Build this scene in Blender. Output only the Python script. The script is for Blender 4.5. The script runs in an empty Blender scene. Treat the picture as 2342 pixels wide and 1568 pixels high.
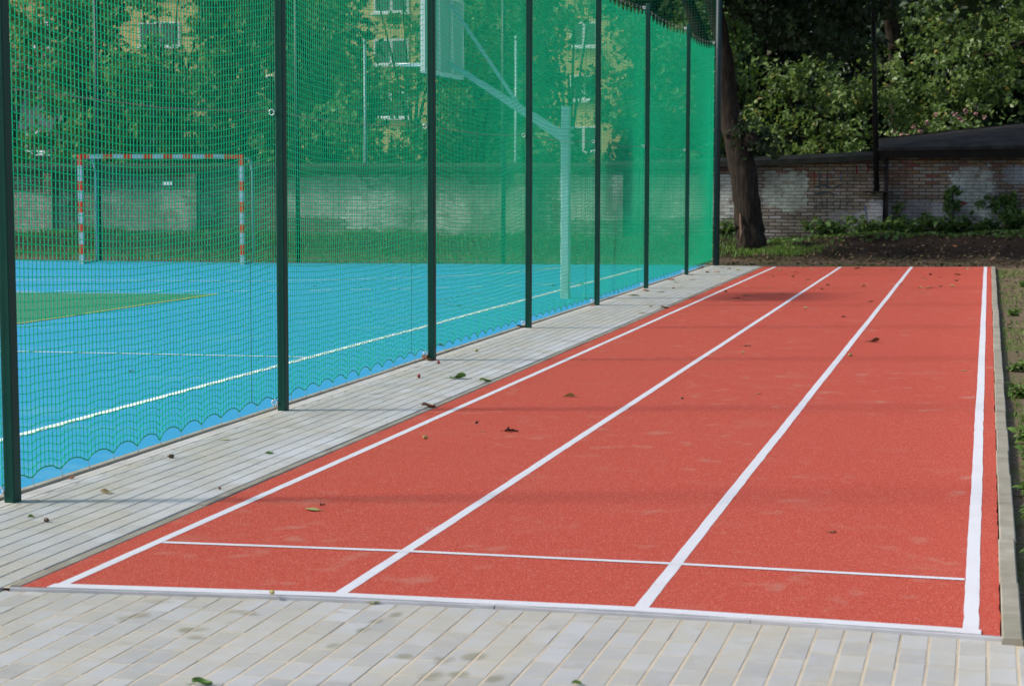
import bpy, bmesh, math, random
import numpy as np
from mathutils import Vector, Matrix
R = math.radians
rng = np.random.default_rng(7)
random.seed(7)
C = bpy.context.scene.collection
scene = bpy.context.scene

# ------------------------------------------------------------------ camera
F, YAW, PIT, ROL, CH = 4330.0, -0.24441, 0.08793, 0.0015, 1.684
PW, PH = 2342.0, 1568.0
_fw = np.array([math.sin(YAW)*math.cos(PIT), math.cos(YAW)*math.cos(PIT), -math.sin(PIT)])
_r = np.array([math.cos(YAW), -math.sin(YAW), 0.0]); _u = np.cross(_r, _fw)
_r2 = _r*math.cos(ROL)+_u*math.sin(ROL); _u2 = -_r*math.sin(ROL)+_u*math.cos(ROL)
cam = bpy.data.cameras.new('camera'); co = bpy.data.objects.new('camera', cam); C.objects.link(co)
co.matrix_world = Matrix(((_r2[0], _u2[0], -_fw[0], 0), (_r2[1], _u2[1], -_fw[1], 0), (_r2[2], _u2[2], -_fw[2], CH), (0, 0, 0, 1)))
cam.sensor_width = 36; cam.lens = F/PW*36; cam.clip_end = 800; cam.clip_start = .05
cam.dof.use_dof = True; cam.dof.focus_distance = 13.5; cam.dof.aperture_fstop = 6.3
scene.camera = co

def at(px, py, Y=None, Z=None):
    """world point seen at a place of the photograph, on the plane y=Y or z=Z"""
    d = _fw*F + _r2*(px-PW/2) - _u2*(py-PH/2)
    t = Y/d[1] if Y is not None else (Z-CH)/d[2]
    return np.array([d[0]*t, d[1]*t, CH+d[2]*t])

# ------------------------------------------------------------------ helpers
def tag(o, label=None, cat=None, group=None, kind=None):
    if label: o['label'] = label
    if cat: o['category'] = cat
    if group: o['group'] = group
    if kind: o['kind'] = kind
    return o

def empty(name, loc=(0, 0, 0), rz=0.0):
    o = bpy.data.objects.new(name, None); C.objects.link(o)
    o.empty_display_size = .2; o.location = loc; o.rotation_euler = (0, 0, rz)
    return o

def mesh_np(name, V, Q, mat=None, parent=None, smooth=False, attr=None, mats=None, mi=None):
    """numpy mesh: V (n,3), Q (m,4) or (m,3); attr = per-vertex float 'tint'"""
    V = np.asarray(V, np.float32); Q = np.asarray(Q, np.int32)
    me = bpy.data.meshes.new(name); k = Q.shape[1]
    me.vertices.add(len(V)); me.vertices.foreach_set('co', V.ravel())
    me.loops.add(Q.size); me.loops.foreach_set('vertex_index', Q.ravel())
    me.polygons.add(len(Q)); me.polygons.foreach_set('loop_start', np.arange(0, Q.size, k, dtype=np.int32))
    me.polygons.foreach_set('loop_total', np.full(len(Q), k, np.int32))
    me.polygons.foreach_set('use_smooth', np.full(len(Q), smooth, bool))
    for m in (mats or [mat]):
        if m: me.materials.append(m)
    if mi is not None: me.polygons.foreach_set('material_index', np.asarray(mi, np.int32))
    if attr is not None:
        a = me.attributes.new('tint', 'FLOAT', 'POINT'); a.data.foreach_set('value', np.asarray(attr, np.float32))
    me.update(calc_edges=True); me.validate()
    o = bpy.data.objects.new(name, me); C.objects.link(o)
    if parent is not None: o.parent = parent
    return o

class MB:
    """collects shapes into one mesh"""
    def __init__(s): s.v = []; s.f = []; s.m = []; s.t = []
    def add(s, verts, faces, mi=0, tint=0.0):
        b = len(s.v); s.v += [tuple(map(float, p)) for p in verts]; s.t += [tint]*len(verts)
        s.f += [tuple(b+i for i in f) for f in faces]; s.m += [mi]*len(faces)
    def box(s, x0, x1, y0, y1, z0, z1, mi=0, c=0.0, tint=0.0):
        if c <= 0:
            v = [(x, y, z) for z in (z0, z1) for y in (y0, y1) for x in (x0, x1)]
            s.add(v, [(0, 2, 3, 1), (4, 5, 7, 6), (0, 1, 5, 4), (2, 6, 7, 3), (0, 4, 6, 2), (1, 3, 7, 5)], mi, tint)
        else:
            bm = bmesh.new(); bmesh.ops.create_cube(bm, size=1)
            for v in bm.verts: v.co = Vector(((x0+x1)/2+v.co.x*(x1-x0), (y0+y1)/2+v.co.y*(y1-y0), (z0+z1)/2+v.co.z*(z1-z0)))
            bmesh.ops.bevel(bm, geom=bm.edges[:], offset=c, segments=1, affect='EDGES')
            bm.verts.index_update()
            s.add([v.co for v in bm.verts], [[v.index for v in f.verts] for f in bm.faces], mi, tint); bm.free()
    def tube(s, pts, rad, n=8, mi=0, cap=True, tint=0.0):
        pts = [Vector(p) for p in pts]; m = len(pts)
        rad = list(rad) if hasattr(rad, '__len__') else [rad]*m
        vs = []; ref = None
        for i, p in enumerate(pts):
            t = (pts[min(i+1, m-1)]-pts[max(i-1, 0)]).normalized()
            if ref is None: ref = Vector((0, 0, 1)) if abs(t.z) < .9 else Vector((1, 0, 0))
            a = t.cross(ref).normalized(); b = a.cross(t).normalized(); ref = b
            for k in range(n):
                an = 2*math.pi*k/n; vs.append(p+a*(math.cos(an)*rad[i])+b*(math.sin(an)*rad[i]))
        fs = [(i*n+k, i*n+(k+1) % n, (i+1)*n+(k+1) % n, (i+1)*n+k) for i in range(m-1) for k in range(n)]
        if cap: fs += [tuple(range(n-1, -1, -1)), tuple((m-1)*n+k for k in range(n))]
        s.add(vs, fs, mi, tint)
    def bar(s, p, q, w, h, mi=0):
        p, q = Vector(p), Vector(q); t = (q-p).normalized()
        ref = Vector((0, 0, 1)) if abs(t.z) < .95 else Vector((0, 1, 0))
        a = t.cross(ref).normalized(); b = a.cross(t).normalized()
        v = [c+a*(sx*w/2)+b*(sy*h/2) for c in (p, q) for sx, sy in ((-1, -1), (1, -1), (1, 1), (-1, 1))]
        s.add(v, [(0, 1, 2, 3), (7, 6, 5, 4), (0, 4, 5, 1), (1, 5, 6, 2), (2, 6, 7, 3), (3, 7, 4, 0)], mi)
    def ell(s, c, r, n=8, mi=0):
        vs = []; k = n//2
        for i in range(k+1):
            th = math.pi*i/k
            for j in range(n):
                ph = 2*math.pi*j/n
                vs.append((c[0]+r[0]*math.sin(th)*math.cos(ph), c[1]+r[1]*math.sin(th)*math.sin(ph), c[2]+r[2]*math.cos(th)))
        s.add(vs, [(i*n+j, (i+1)*n+j, (i+1)*n+(j+1) % n, i*n+(j+1) % n) for i in range(k) for j in range(n)], mi)
    def build(s, name, mat, parent=None, smooth=False):
        me = bpy.data.meshes.new(name); me.from_pydata(s.v, [], s.f)
        for m in (mat if isinstance(mat, list) else [mat]): me.materials.append(m)
        me.polygons.foreach_set('material_index', s.m)
        me.polygons.foreach_set('use_smooth', [smooth]*len(s.f))
        a = me.attributes.new('tint', 'FLOAT', 'POINT'); a.data.foreach_set('value', s.t)
        me.update()
        bm = bmesh.new(); bm.from_mesh(me); bmesh.ops.recalc_face_normals(bm, faces=bm.faces[:]); bm.to_mesh(me); bm.free()
        o = bpy.data.objects.new(name, me); C.objects.link(o)
        if parent is not None: o.parent = parent
        return o

# ------------------------------------------------------------------ materials
class NT:
    def __init__(s, name, rough=.7, spec=.3):
        s.m = bpy.data.materials.new(name); s.m.use_nodes = True; s.t = s.m.node_tree; s.n = s.t.nodes
        s.b = s.n['Principled BSDF']; s.b.inputs['Roughness'].default_value = rough
        s.b.inputs['Specular IOR Level'].default_value = spec
        s.out = s.n['Material Output']; s._c = None
    def node(s, ty, ins=None, **kw):
        n = s.n.new(ty)
        for k, v in kw.items(): setattr(n, k, v)
        for k, v in (ins or {}).items():
            if isinstance(v, bpy.types.NodeSocket): s.t.links.new(v, n.inputs[k])
            else: n.inputs[k].default_value = v
        return n
    def coord(s):
        if s._c is None: s._c = s.node('ShaderNodeTexCoord').outputs['Object']
        return s._c
    def geo(s): return s.node('ShaderNodeNewGeometry').outputs['Position']
    def noise(s, scale, detail=3, rough=.55, vec=None, dist=0.0):
        return s.node('ShaderNodeTexNoise', {'Vector': vec or s.coord(), 'Scale': scale, 'Detail': detail, 'Roughness': rough, 'Distortion': dist}).outputs['Fac']
    def scale(s, vec, sc, loc=(0, 0, 0)):
        return s.node('ShaderNodeMapping', {'Vector': vec, 'Scale': sc, 'Location': loc}).outputs['Vector']
    def ramp(s, fac, stops):
        n = s.node('ShaderNodeValToRGB', {'Fac': fac}); e = n.color_ramp.elements
        while len(e) > 1: e.remove(e[0])
        for i, (p, c) in enumerate(stops):
            x = e[0] if i == 0 else e.new(p)
            x.position = p; x.color = (*c, 1) if hasattr(c, '__len__') else (c, c, c, 1)
        return n.outputs['Color']
    def mix(s, fac, a, b, mode='MIX'):
        n = s.node('ShaderNodeMix', data_type='RGBA', blend_type=mode)
        for k, v in ((0, fac), (6, a), (7, b)):
            if isinstance(v, bpy.types.NodeSocket): s.t.links.new(v, n.inputs[k])
            else: n.inputs[k].default_value = (*v, 1) if hasattr(v, '__len__') else v
        return n.outputs[2]
    def math(s, op, a, b=0.0, clamp=False):
        n = s.node('ShaderNodeMath', operation=op, use_clamp=clamp)
        for i, v in enumerate((a, b)):
            if isinstance(v, bpy.types.NodeSocket): s.t.links.new(v, n.inputs[i])
            else: n.inputs[i].default_value = v
        return n.outputs[0]
    def attr(s, name='tint'): return s.node('ShaderNodeAttribute', attribute_name=name).outputs['Fac']
    def color(s, sock):
        if isinstance(sock, bpy.types.NodeSocket): s.t.links.new(sock, s.b.inputs['Base Color'])
        else: s.b.inputs['Base Color'].default_value = (*sock, 1)
        return s
    def bump(s, h, strength=.4, dist=.01):
        n = s.node('ShaderNodeBump', {'Height': h, 'Strength': strength, 'Distance': dist})
        s.t.links.new(n.outputs[0], s.b.inputs['Normal']); return s
    def rough(s, sock): s.t.links.new(sock, s.b.inputs['Roughness']); return s
    def translucent(s, colsock, fac):
        tr = s.node('ShaderNodeBsdfTranslucent')
        if isinstance(colsock, bpy.types.NodeSocket): s.t.links.new(colsock, tr.inputs[0])
        else: tr.inputs[0].default_value = (*colsock, 1)
        mx = s.node('ShaderNodeMixShader'); mx.inputs[0].default_value = fac
        s.t.links.new(s.b.outputs[0], mx.inputs[1]); s.t.links.new(tr.outputs[0], mx.inputs[2])
        s.t.links.new(mx.outputs[0], s.out.inputs[0]); return s

def plain(name, col, rough=.6, spec=.3, var=.12, sc=6.0, metal=0.0):
    n = NT(name, rough, spec)
    f = n.noise(sc, 4)
    n.color(n.ramp(f, [(.3, [c*(1-var) for c in col]), (.7, [min(1, c*(1+var)) for c in col])]))
    n.b.inputs['Metallic'].default_value = metal
    return n.m

M = {}
# red rubber
n = NT('red_rubber', .9, .15)
g1 = n.node('ShaderNodeTexVoronoi', {'Vector': n.coord(), 'Scale': 265.0})
gran = n.node('ShaderNodeSeparateColor', {'Color': g1.outputs['Color']}).outputs[0]
col = n.ramp(gran, [(0, (.33, .036, .022)), (.28, (.50, .066, .040)), (.75, (.60, .092, .057)), (.94, (.65, .15, .10)), (1, (.72, .40, .31))])
big = n.noise(.55, 5, .6)
col = n.mix(n.math('MULTIPLY', big, .28), col, (.60, .125, .085))
sm = n.noise(1.0, 5, .65, n.scale(n.coord(), (1.5, 1.9, 1)))
smk = n.ramp(sm, [(.58, 0.0), (.76, .55)])
col = n.mix(smk, col, (.54, .17, .12))
sm2 = n.noise(1.0, 2, .5, n.scale(n.coord(), (4.6, 4.2, 1), (7, 3, 0)))
blot = n.noise(.45, 2)
col = n.mix(n.math('MULTIPLY', n.ramp(sm2, [(.60, 0.0), (.78, .62)]), n.ramp(blot, [(.42, 0.0), (.54, .85)])), col, (.52, .30, .22))
n.color(col); n.bump(n.math('ADD', n.node('ShaderNodeTexVoronoi', {'Vector': n.coord(), 'Scale': 230.0}).outputs['Distance'], n.noise(90, 2)), .55, .004)
M['track'] = n.m
# white road paint, thin on the granules
n = NT('white_paint', .8, .2)
g = n.noise(240, 2); w = n.noise(2.2, 4)
col = n.mix(n.ramp(g, [(.56, 0.0), (.70, .75)]), (.74, .74, .77), (.58, .46, .46))
col = n.mix(n.ramp(w, [(.5, 0.0), (.75, .5)]), col, (.62, .58, .58))
n.color(col); n.bump(g, .35, .004); M['paint'] = n.m
n = NT('faint_paint', .85, .2)
g = n.noise(30, 3)
n.color(n.mix(g, (.62, .20, .17), (.74, .50, .48))); M['faint'] = n.m
# blue court rubber
n = NT('blue_rubber', .85, .2)
g = n.noise(260, 2); b = n.noise(.5, 5)
col = n.mix(n.ramp(g, [(.35, 0.0), (.7, 1.0)]), (.020, .225, .44), (.042, .325, .56))
col = n.mix(n.math('MULTIPLY', b, .35), col, (.05, .37, .60))
st = n.noise(1.4, 5, .65, n.scale(n.coord(), (.5, 1.4, 1)))
col = n.mix(n.ramp(st, [(.56, 0.0), (.72, .45)]), col, (.16, .38, .52))
n.color(col); n.bump(g, .4, .004); M['court'] = n.m
M['courtgreen'] = plain('green_rubber', (.05, .20, .115), .85, .2, .15, 40)
M['yellow'] = plain('yellow_paint', (.60, .56, .12), .8, .2, .1, 30)
M['courtwhite'] = plain('court_white_paint', (.80, .82, .85), .7, .2, .06, 8)
M['courtfaint'] = plain('court_grey_paint', (.20, .42, .58), .8, .2, .1, 8)
# paving blocks
n = NT('grey_block', .85, .25)
ti = n.attr(); v1 = n.noise(9, 5, .65); v2 = n.noise(2.0, 5, .6, n.scale(n.coord(), (1.6, .8, 1)))
col = n.ramp(ti, [(0, (.41, .40, .375)), (.45, (.475, .47, .445)), (.85, (.52, .52, .51)), (1, (.58, .58, .58))])
col = n.mix(n.ramp(v2, [(.42, 0.0), (.62, .65)]), col, (.50, .46, .36))
col = n.mix(n.ramp(v1, [(.5, 0.0), (.75, .5)]), col, (.56, .565, .58))
pet = n.noise(5.2, 3, .5, n.scale(n.coord(), (1, 1, 1), (3.3, 1.7, 0)))
near = n.noise(.8, 2, .5, n.scale(n.coord(), (1, 1, 1), (1.2, 8.4, 0)))
col = n.mix(n.math('MULTIPLY', n.ramp(pet, [(.60, 0.0), (.70, .7)]), n.ramp(near, [(.5, 0.0), (.62, 1.0)])), col, (.29, .26, .18))
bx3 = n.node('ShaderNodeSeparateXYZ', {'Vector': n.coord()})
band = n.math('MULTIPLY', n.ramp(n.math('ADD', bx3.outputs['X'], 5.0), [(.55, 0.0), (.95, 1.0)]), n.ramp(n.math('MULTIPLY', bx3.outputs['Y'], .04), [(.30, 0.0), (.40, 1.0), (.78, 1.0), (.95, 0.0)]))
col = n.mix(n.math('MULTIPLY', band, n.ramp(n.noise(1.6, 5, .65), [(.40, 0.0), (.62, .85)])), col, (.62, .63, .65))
for (px, py, rx, ry) in ((1012, 1508, .050, .070), (1085, 1500, .050, .07), (990, 1545, .05, .075), (1050, 1540, .045, .06), (925, 1500, .04, .05), (830, 1440, .03, .05), (905, 1405, .03, .06), (860, 1420, .03, .05), (428, 1440, .045, .045), (452, 1457, .045, .04), (570, 1404, .05, .03), (1130, 1550, .04, .06), (760, 1475, .03, .05)):
    p_ = at(px, py, Z=-.016)
    dx = n.math('MULTIPLY', n.math('SUBTRACT', bx3.outputs['X'], float(p_[0])), 1/rx); dy = n.math('MULTIPLY', n.math('SUBTRACT', bx3.outputs['Y'], float(p_[1])), 1/ry)
    d2 = n.math('ADD', n.math('ADD', n.math('MULTIPLY', dx, dx), n.math('MULTIPLY', dy, dy)), n.math('MULTIPLY', n.math('SUBTRACT', v1, .5), 2.2))
    col = n.mix(n.ramp(d2, [(.1, .72), (1.0, 0.0)]), col, (.27, .25, .17))
sp = n.noise(150, 2); col = n.mix(n.ramp(sp, [(.66, 0.0), (.74, .35)]), col, (.22, .21, .2))
n.color(col); n.bump(n.math('ADD', n.noise(180, 3), n.math('MULTIPLY', v1, .8)), .35, .003); M['block'] = n.m
n = NT('joint_sand', .95, .1)
s1 = n.noise(60, 4); s2 = n.noise(2.5, 3)
xyz = n.node('ShaderNodeSeparateXYZ', {'Vector': n.coord()})
fr = n.ramp(n.math('MULTIPLY', xyz.outputs['Y'], .1), [(.62, 1.0), (.95, .10)])
col = n.mix(s1, (.56, .46, .33), (.78, .67, .50))
dk = n.mix(s1, (.10, .10, .09), (.24, .21, .16))
col = n.mix(n.math('MULTIPLY', n.ramp(s2, [(.3, .75), (.5, 1.0)]), fr), dk, col)
n.color(col); n.bump(s1, .5, .004); M['sand'] = n.m
# concrete
n = NT('concrete', .9, .2)
v = n.noise(5, 5, .6); f = n.noise(120, 2); st = n.noise(1.3, 4)
col = n.ramp(v, [(.25, (.25, .225, .17)), (.55, (.345, .315, .25)), (.8, (.43, .41, .345))])
col = n.mix(n.ramp(st, [(.5, 0.0), (.72, .6)]), col, (.24, .235, .17))
n.color(col); n.bump(f, .4, .003); M['concrete'] = n.m
M['kerb_grey'] = plain('grey_kerb_concrete', (.47, .475, .50), .9, .2, .12, 7)
# soil and ground
n = NT('soil', .95, .1)
a = n.noise(1.1, 6, .65); b = n.noise(22, 4, .65); c_ = n.noise(.35, 3)
col = n.ramp(b, [(.25, (.07, .048, .030)), (.5, (.185, .132, .085)), (.75, (.36, .28, .195))])
col = n.mix(n.ramp(a, [(.48, 0.0), (.62, .8)]), col, (.13, .155, .045))
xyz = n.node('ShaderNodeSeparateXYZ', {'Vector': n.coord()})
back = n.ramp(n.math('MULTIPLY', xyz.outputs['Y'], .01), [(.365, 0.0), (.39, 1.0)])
col = n.mix(back, col, n.mix(b, (.016, .011, .008), (.062, .042, .03)))  # bank behind the track darkened in colour, standing in for tree shade
n.color(col); n.bump(n.math('ADD', b, n.math('MULTIPLY', a, .6)), 1.0, .04); M['soil'] = n.m
# painted steel
n = NT('green_steel', .55, .22)
f = n.noise(3, 4)
n.color(n.ramp(f, [(.3, (.004, .050, .035)), (.7, (.006, .064, .046))])); n.rough(n.ramp(f, [(.3, .5), (.7, .6)])); M['post'] = n.m
M['dark_post'] = plain('blackened_steel', (.006, .030, .030), .5, .4)
M['pole_black'] = plain('black_tar_steel', (.010, .009, .009), .6, .3)
M['eyelet'] = plain('galvanised_eyelet', (.72, .74, .76), .35, .5, .1, 20, .3)
M['cable'] = plain('steel_cable', (.34, .36, .36), .45, .5, .1, 20, .5)
n = NT('green_net_cord', .55, .3)
tw = n.noise(500, 1); c0 = n.ramp(tw, [(.3, (.004, .58, .33)), (.7, (.012, .80, .47))])
n.color(c0); n.translucent(c0, .55); M['net'] = n.m
M['rope'] = plain('green_edge_rope', (.008, .36, .15), .6, .3)
n = NT('far_net_cord', .6, .3); n.color((.006, .30, .18)); n.translucent((.006, .30, .18), .5); M['farnet'] = n.m
M['goalwhite'] = plain('pale_goal_paint', (.36, .44, .51), .4, .4, .08)
M['goalred'] = plain('red_goal_paint', (.64, .028, .008), .4, .4, .08)
n = NT('goal_net_cord', .6, .3); n.color((.02, .20, .17)); M['goalnet'] = n.m
M['hoop'] = plain('pale_grey_paint', (.36, .50, .55), .4, .4, .07)
M['board'] = plain('board_laminate', (.34, .43, .46), .4, .4, .05)
M['white_plastic'] = plain('white_plastic', (.80, .81, .82), .4, .4, .04)
# bark
n = NT('bark', .95, .1)
vec = n.scale(n.coord(), (9, 9, 1.6)); w = n.noise(1.6, 6, .7, vec); f = n.noise(30, 4)
col = n.ramp(w, [(.3, (.014, .011, .009)), (.55, (.047, .038, .030)), (.75, (.082, .068, .054))])
n.color(col); n.bump(n.math('ADD', w, n.math('MULTIPLY', f, .25)), 1.0, .06); M['bark'] = n.m
M['scar'] = plain('bare_wood', (.16, .105, .075), .9, .1, .2, 12)
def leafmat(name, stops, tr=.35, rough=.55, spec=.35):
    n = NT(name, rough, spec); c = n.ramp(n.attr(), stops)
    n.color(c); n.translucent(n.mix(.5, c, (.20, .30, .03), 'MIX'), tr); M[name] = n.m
leafmat('leaf_walnut', [(0, (.035, .072, .015)), (.35, (.085, .16, .036)), (.7, (.165, .265, .062)), (.9, (.25, .34, .115)), (.965, (.30, .31, .08)), (1, (.40, .28, .05))], .42, .42, .5)
leafmat('leaf_broad', [(0, (.03, .075, .022)), (.5, (.075, .16, .042)), (.85, (.14, .235, .065)), (1, (.20, .23, .07))])
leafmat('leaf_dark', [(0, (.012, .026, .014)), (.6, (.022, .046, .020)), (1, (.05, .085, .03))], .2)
leafmat('leaf_pale', [(0, (.06, .135, .028)), (.5, (.13, .245, .05)), (.85, (.20, .32, .085)), (1, (.29, .30, .09))])
leafmat('leaf_weed', [(0, (.045, .10, .016)), (.5, (.11, .215, .035)), (1, (.22, .34, .075))], .35)
M['flower'] = plain('pink_petal', (.42, .24, .22), .7, .2, .2, 10)

# ------------------------------------------------------------------ world, sun
SUN_EL = 38.0; SUN_AZ = 17.0      # light travels towards (cos az, sin az)
wd = bpy.data.worlds.new('World'); scene.world = wd; wd.use_nodes = True
wt = wd.node_tree; bgn = wt.nodes['Background']
sk = wt.nodes.new('ShaderNodeTexSky'); sk.sky_type = 'NISHITA'; sk.sun_disc = False
tosun = Vector((-math.cos(R(SUN_AZ))*math.cos(R(SUN_EL)), -math.sin(R(SUN_AZ))*math.cos(R(SUN_EL)), math.sin(R(SUN_EL))))
sk.sun_elevation = R(SUN_EL); sk.sun_rotation = math.atan2(tosun.x, tosun.y) % (2*math.pi)
sk.air_density = 1.0; sk.dust_density = 2.5; sk.ozone_density = 1.0
wt.links.new(sk.outputs[0], bgn.inputs[0]); bgn.inputs[1].default_value = .132
sun = bpy.data.lights.new('sun', 'SUN'); sun.energy = 2.8; sun.angle = R(6.5); sun.color = (1, .955, .885)
so = bpy.data.objects.new('sun', sun); C.objects.link(so); so.rotation_euler = (-tosun).to_track_quat('-Z', 'Y').to_euler(); so.location = (-30, -10, 30)
scene.view_settings.view_transform = 'Standard'; scene.view_settings.look = 'None'
scene.view_settings.exposure = 0.40; scene.view_settings.gamma = 1.0

# ------------------------------------------------------------------ setting: ground
def smooth(a, b, x):
    t = np.clip((x-a)/(b-a), 0, 1); return t*t*(3-2*t)
def gz(x, y):
    x = np.asarray(x, float); y = np.asarray(y, float)
    right = -.045 + .03*smooth(.3, 2.5, x)
    base = np.where((x > .14) & (y > 6.95), right, -.06)
    left = smooth(35.6, 37.5, y+(.0)*(x))
    mound = .30*smooth(36.9, 42.0, y) + .16*smooth(39.4, 41.6, y)*smooth(-4.0, -1.0, x) + .05*np.sin(x*1.7)*smooth(37.6, 40, y) + .035*np.sin(x*4.3+y*1.9)*np.sin(y*3.7-x*1.1)*smooth(37.2, 38.5, y)
    beyond = smooth(35.9, 37.2, y)
    z = base*(1-beyond) + (-.02 + mound)*beyond
    return z + .012*np.sin(x*5.1+y*3.3)*np.sin(y*4.3-x*2)*np.where((x > .35) | (y > 37), 1, 0)
gx = np.unique(np.concatenate([np.linspace(-120, -34, 20), np.linspace(-34, -6, 60), np.linspace(-6, .1, 50), np.linspace(.12, .2, 3), np.linspace(.2, 4, 60), np.linspace(4, 90, 25)]))
gy = np.unique(np.concatenate([np.linspace(-40, 0, 12), np.linspace(0, 6.9, 12), np.linspace(7, 35.5, 110), np.linspace(35.5, 46, 90), np.linspace(46, 260, 40)]))
XX, YY = np.meshgrid(gx, gy); ZZ = gz(XX, YY)
nx, ny = len(gx), len(gy); idx = np.arange(nx*ny).reshape(ny, nx)
Q = np.stack([idx[:-1, :-1], idx[:-1, 1:], idx[1:, 1:], idx[1:, :-1]], -1).reshape(-1, 4)
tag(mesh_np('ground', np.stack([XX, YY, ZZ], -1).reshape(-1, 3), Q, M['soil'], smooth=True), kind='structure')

def strip(name, pts_l, pts_r, z, mat, kind='structure', zb=None, sub=1):
    """a sheet between two polylines (left/right)"""
    L_, R_ = np.array(pts_l, float), np.array(pts_r, float); m = len(L_); mb = MB()
    v = [(*p, z) for p in L_]+[(*p, z) for p in R_]
    f = [(i, m+i, m+i+1, i+1) for i in range(m-1)]
    if zb is not None:
        b = 2*m; v += [(*p, zb) for p in L_]+[(*p, zb) for p in R_]
        f += [(b+i, i, i+1, b+i+1) for i in range(m-1)]+[(m+i, b+m+i, b+m+i+1, m+i+1) for i in range(m-1)]
        f += [(0, b, b+m, m), (m-1, 2*m-1, b+2*m-1, b+m-1)]
    mb.add(v, f); o = mb.build(name, mat)
    if kind: tag(o, kind=kind)
    return o

# running track
fX = [-3.815, -3.669, -2.494, -1.273, -.018, .089]; fY = [6.945, 6.975, 7.10, 7.15, 7.105, 7.075]
def front(x): return float(np.interp(x, fX, fY))
def endY(x): return 35.52 + (x+3.79)*.278
def lx(x0, x1, y): return x0+(x1-x0)*(y-7.0)/28.6
def redL(y): return float(np.interp(y, [6.9, 9.77, 36], [-3.815, -3.836, -4.006]))
def redR(y): return float(np.interp(y, [7, 36.6], [.089, .127]))
rt = np.random.default_rng(4); outl = []
xs_f = np.linspace(-3.815, .089, 24)
outl += [(x, front(x)) for x in xs_f]
for y in np.linspace(7.2, 36.4, 330): outl.append((redR(y)+rt.normal(0, .0025), y))
outl += [(x, endY(x)+rt.normal(0, .01)) for x in np.linspace(.127, -4.004, 40)]
for y in np.linspace(35.4, 7.1, 380): outl.append((redL(y)+abs(rt.normal(0, .003))-.002, y))
mb = MB(); m = len(outl); mb.add([(*p, 0.0) for p in outl]+[(*p, -.03) for p in outl], [tuple(range(m))]+[(i, m+i, m+(i+1) % m, (i+1) % m) for i in range(m)])
tag(mb.build('running_track', M['track']), kind='structure')
lanes = [(-3.667, -3.793), (-2.497, -2.602), (-1.275, -1.316), (-.018, .023)]
lw = [.050, .052, .056, .058]
for i, (a, b) in enumerate(lanes):
    w = lw[i]; nseg = 260; pl, pr = [], []
    for k in range(nseg+1):
        t = k/nseg; y0 = front(a)+.03; y = y0+(endY(b)-.01-y0)*t; x = a+(b-a)*(y-7.05)/28.9
        wob = .0012*math.sin(y*1.3+i*2)+rng.normal(0, .0006)
        pl.append((x-w/2+wob+rng.normal(0, .0006), y)); pr.append((x+w/2+wob+rng.normal(0, .0008), y))
    strip('lane_marking', pl, pr, .0015, M['paint'])
def cross_line(name, pts, w, z, mat):
    return strip(name, [(x, y-w/2) for x, y in pts], [(x, y+w/2) for x, y in pts], z, mat)
cross_line('start_marking', [(-3.64, 7.965), (-2.51, 8.047), (-1.286, 8.072), (-.05, 8.055)], .042, .0030, M['paint'])
cross_line('finish_marking', [(-3.77, 35.10), (-2.59, 35.42), (-1.3, 35.72), (0, 36.05)], .03, .0030, M['faint'])
# white painted front rim of the track, with the thin kerb face below it
xs = np.linspace(-3.70, .02, 30)
strip('front_marking', [(x, front(x)-.0125) for x in xs], [(x, front(x)+.056) for x in xs], .0045, M['paint'], zb=-.003)
def kerb(name, pts_l, pts_r, z, zb, mat, cuts):
    mb = MB()
    L_, R_ = [np.array(p, float) for p in (pts_l, pts_r)]
    tt = np.linspace(0, 1, len(L_))
    for k in range(cuts):
        a, b = k/cuts, (k+1)/cuts
        q = []
        for t in (a+.0012/np.linalg.norm(L_[-1]-L_[0]), b-.0012/np.linalg.norm(L_[-1]-L_[0])):
            q.append([np.interp(t, tt, L_[:, 0]), np.interp(t, tt, L_[:, 1])]); q.append([np.interp(t, tt, R_[:, 0]), np.interp(t, tt, R_[:, 1])])
        dz = rng.normal(0, .0015); dx = rng.normal(0, .002, 2)
        c = .006
        l0, r0, l1, r1 = [np.array(v) for v in q]
        l0 = l0+dx; l1 = l1+dx; r0 = r0+dx; r1 = r1+dx
        e = (r0-l0)/np.linalg.norm(r0-l0)*c
        v = [(*l0, zb), (*l0, z-c+dz), (*(l0+e), z+dz), (*(r0-e), z+dz), (*r0, z-c+dz), (*r0, zb),
             (*l1, zb), (*l1, z-c+dz), (*(l1+e), z+dz), (*(r1-e), z+dz), (*r1, z-c+dz), (*r1, zb)]
        mb.add(v, [(i, i+1, i+7, i+6) for i in range(5)]+[(0, 1, 2, 3, 4, 5), (6, 7, 8, 9, 10, 11)], tint=rng.random())
    return tag(mb.build(name, mat), kind='structure')
kx = np.linspace(-3.86, .17, 48)
kerb('front_kerb', [(x, front(x)-.012) for x in kx], [(x, front(x)-.003) for x in kx], .001, -.06, M['kerb_grey'], 4)
yy = np.linspace(7.02, 36.6, 30)
kerb('right_kerb', [(redR(y)+.003, y) for y in yy], [(redR(y)+.078, y) for y in yy], .008, -.12, M['concrete'], 30)
yy = np.linspace(6.96, 35.5, 30)
kerb('path_edging', [(redL(y)-.058, y) for y in yy], [(redL(y)-.003, y) for y in yy], .003, -.08, M['concrete'], 29)
yy = np.linspace(1.5, 35.75, 30)
def fenceX(y): return float(np.interp(y, [5, 8.75, 16.6, 28.1, 32.2, 35.8], [-4.85, -4.862, -4.898, -4.941, -4.955, -4.96]))
kerb('court_kerb', [(fenceX(y)-.135, y) for y in yy], [(fenceX(y)-.080, y) for y in yy], .010, -.08, M['concrete'], 36)

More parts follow.
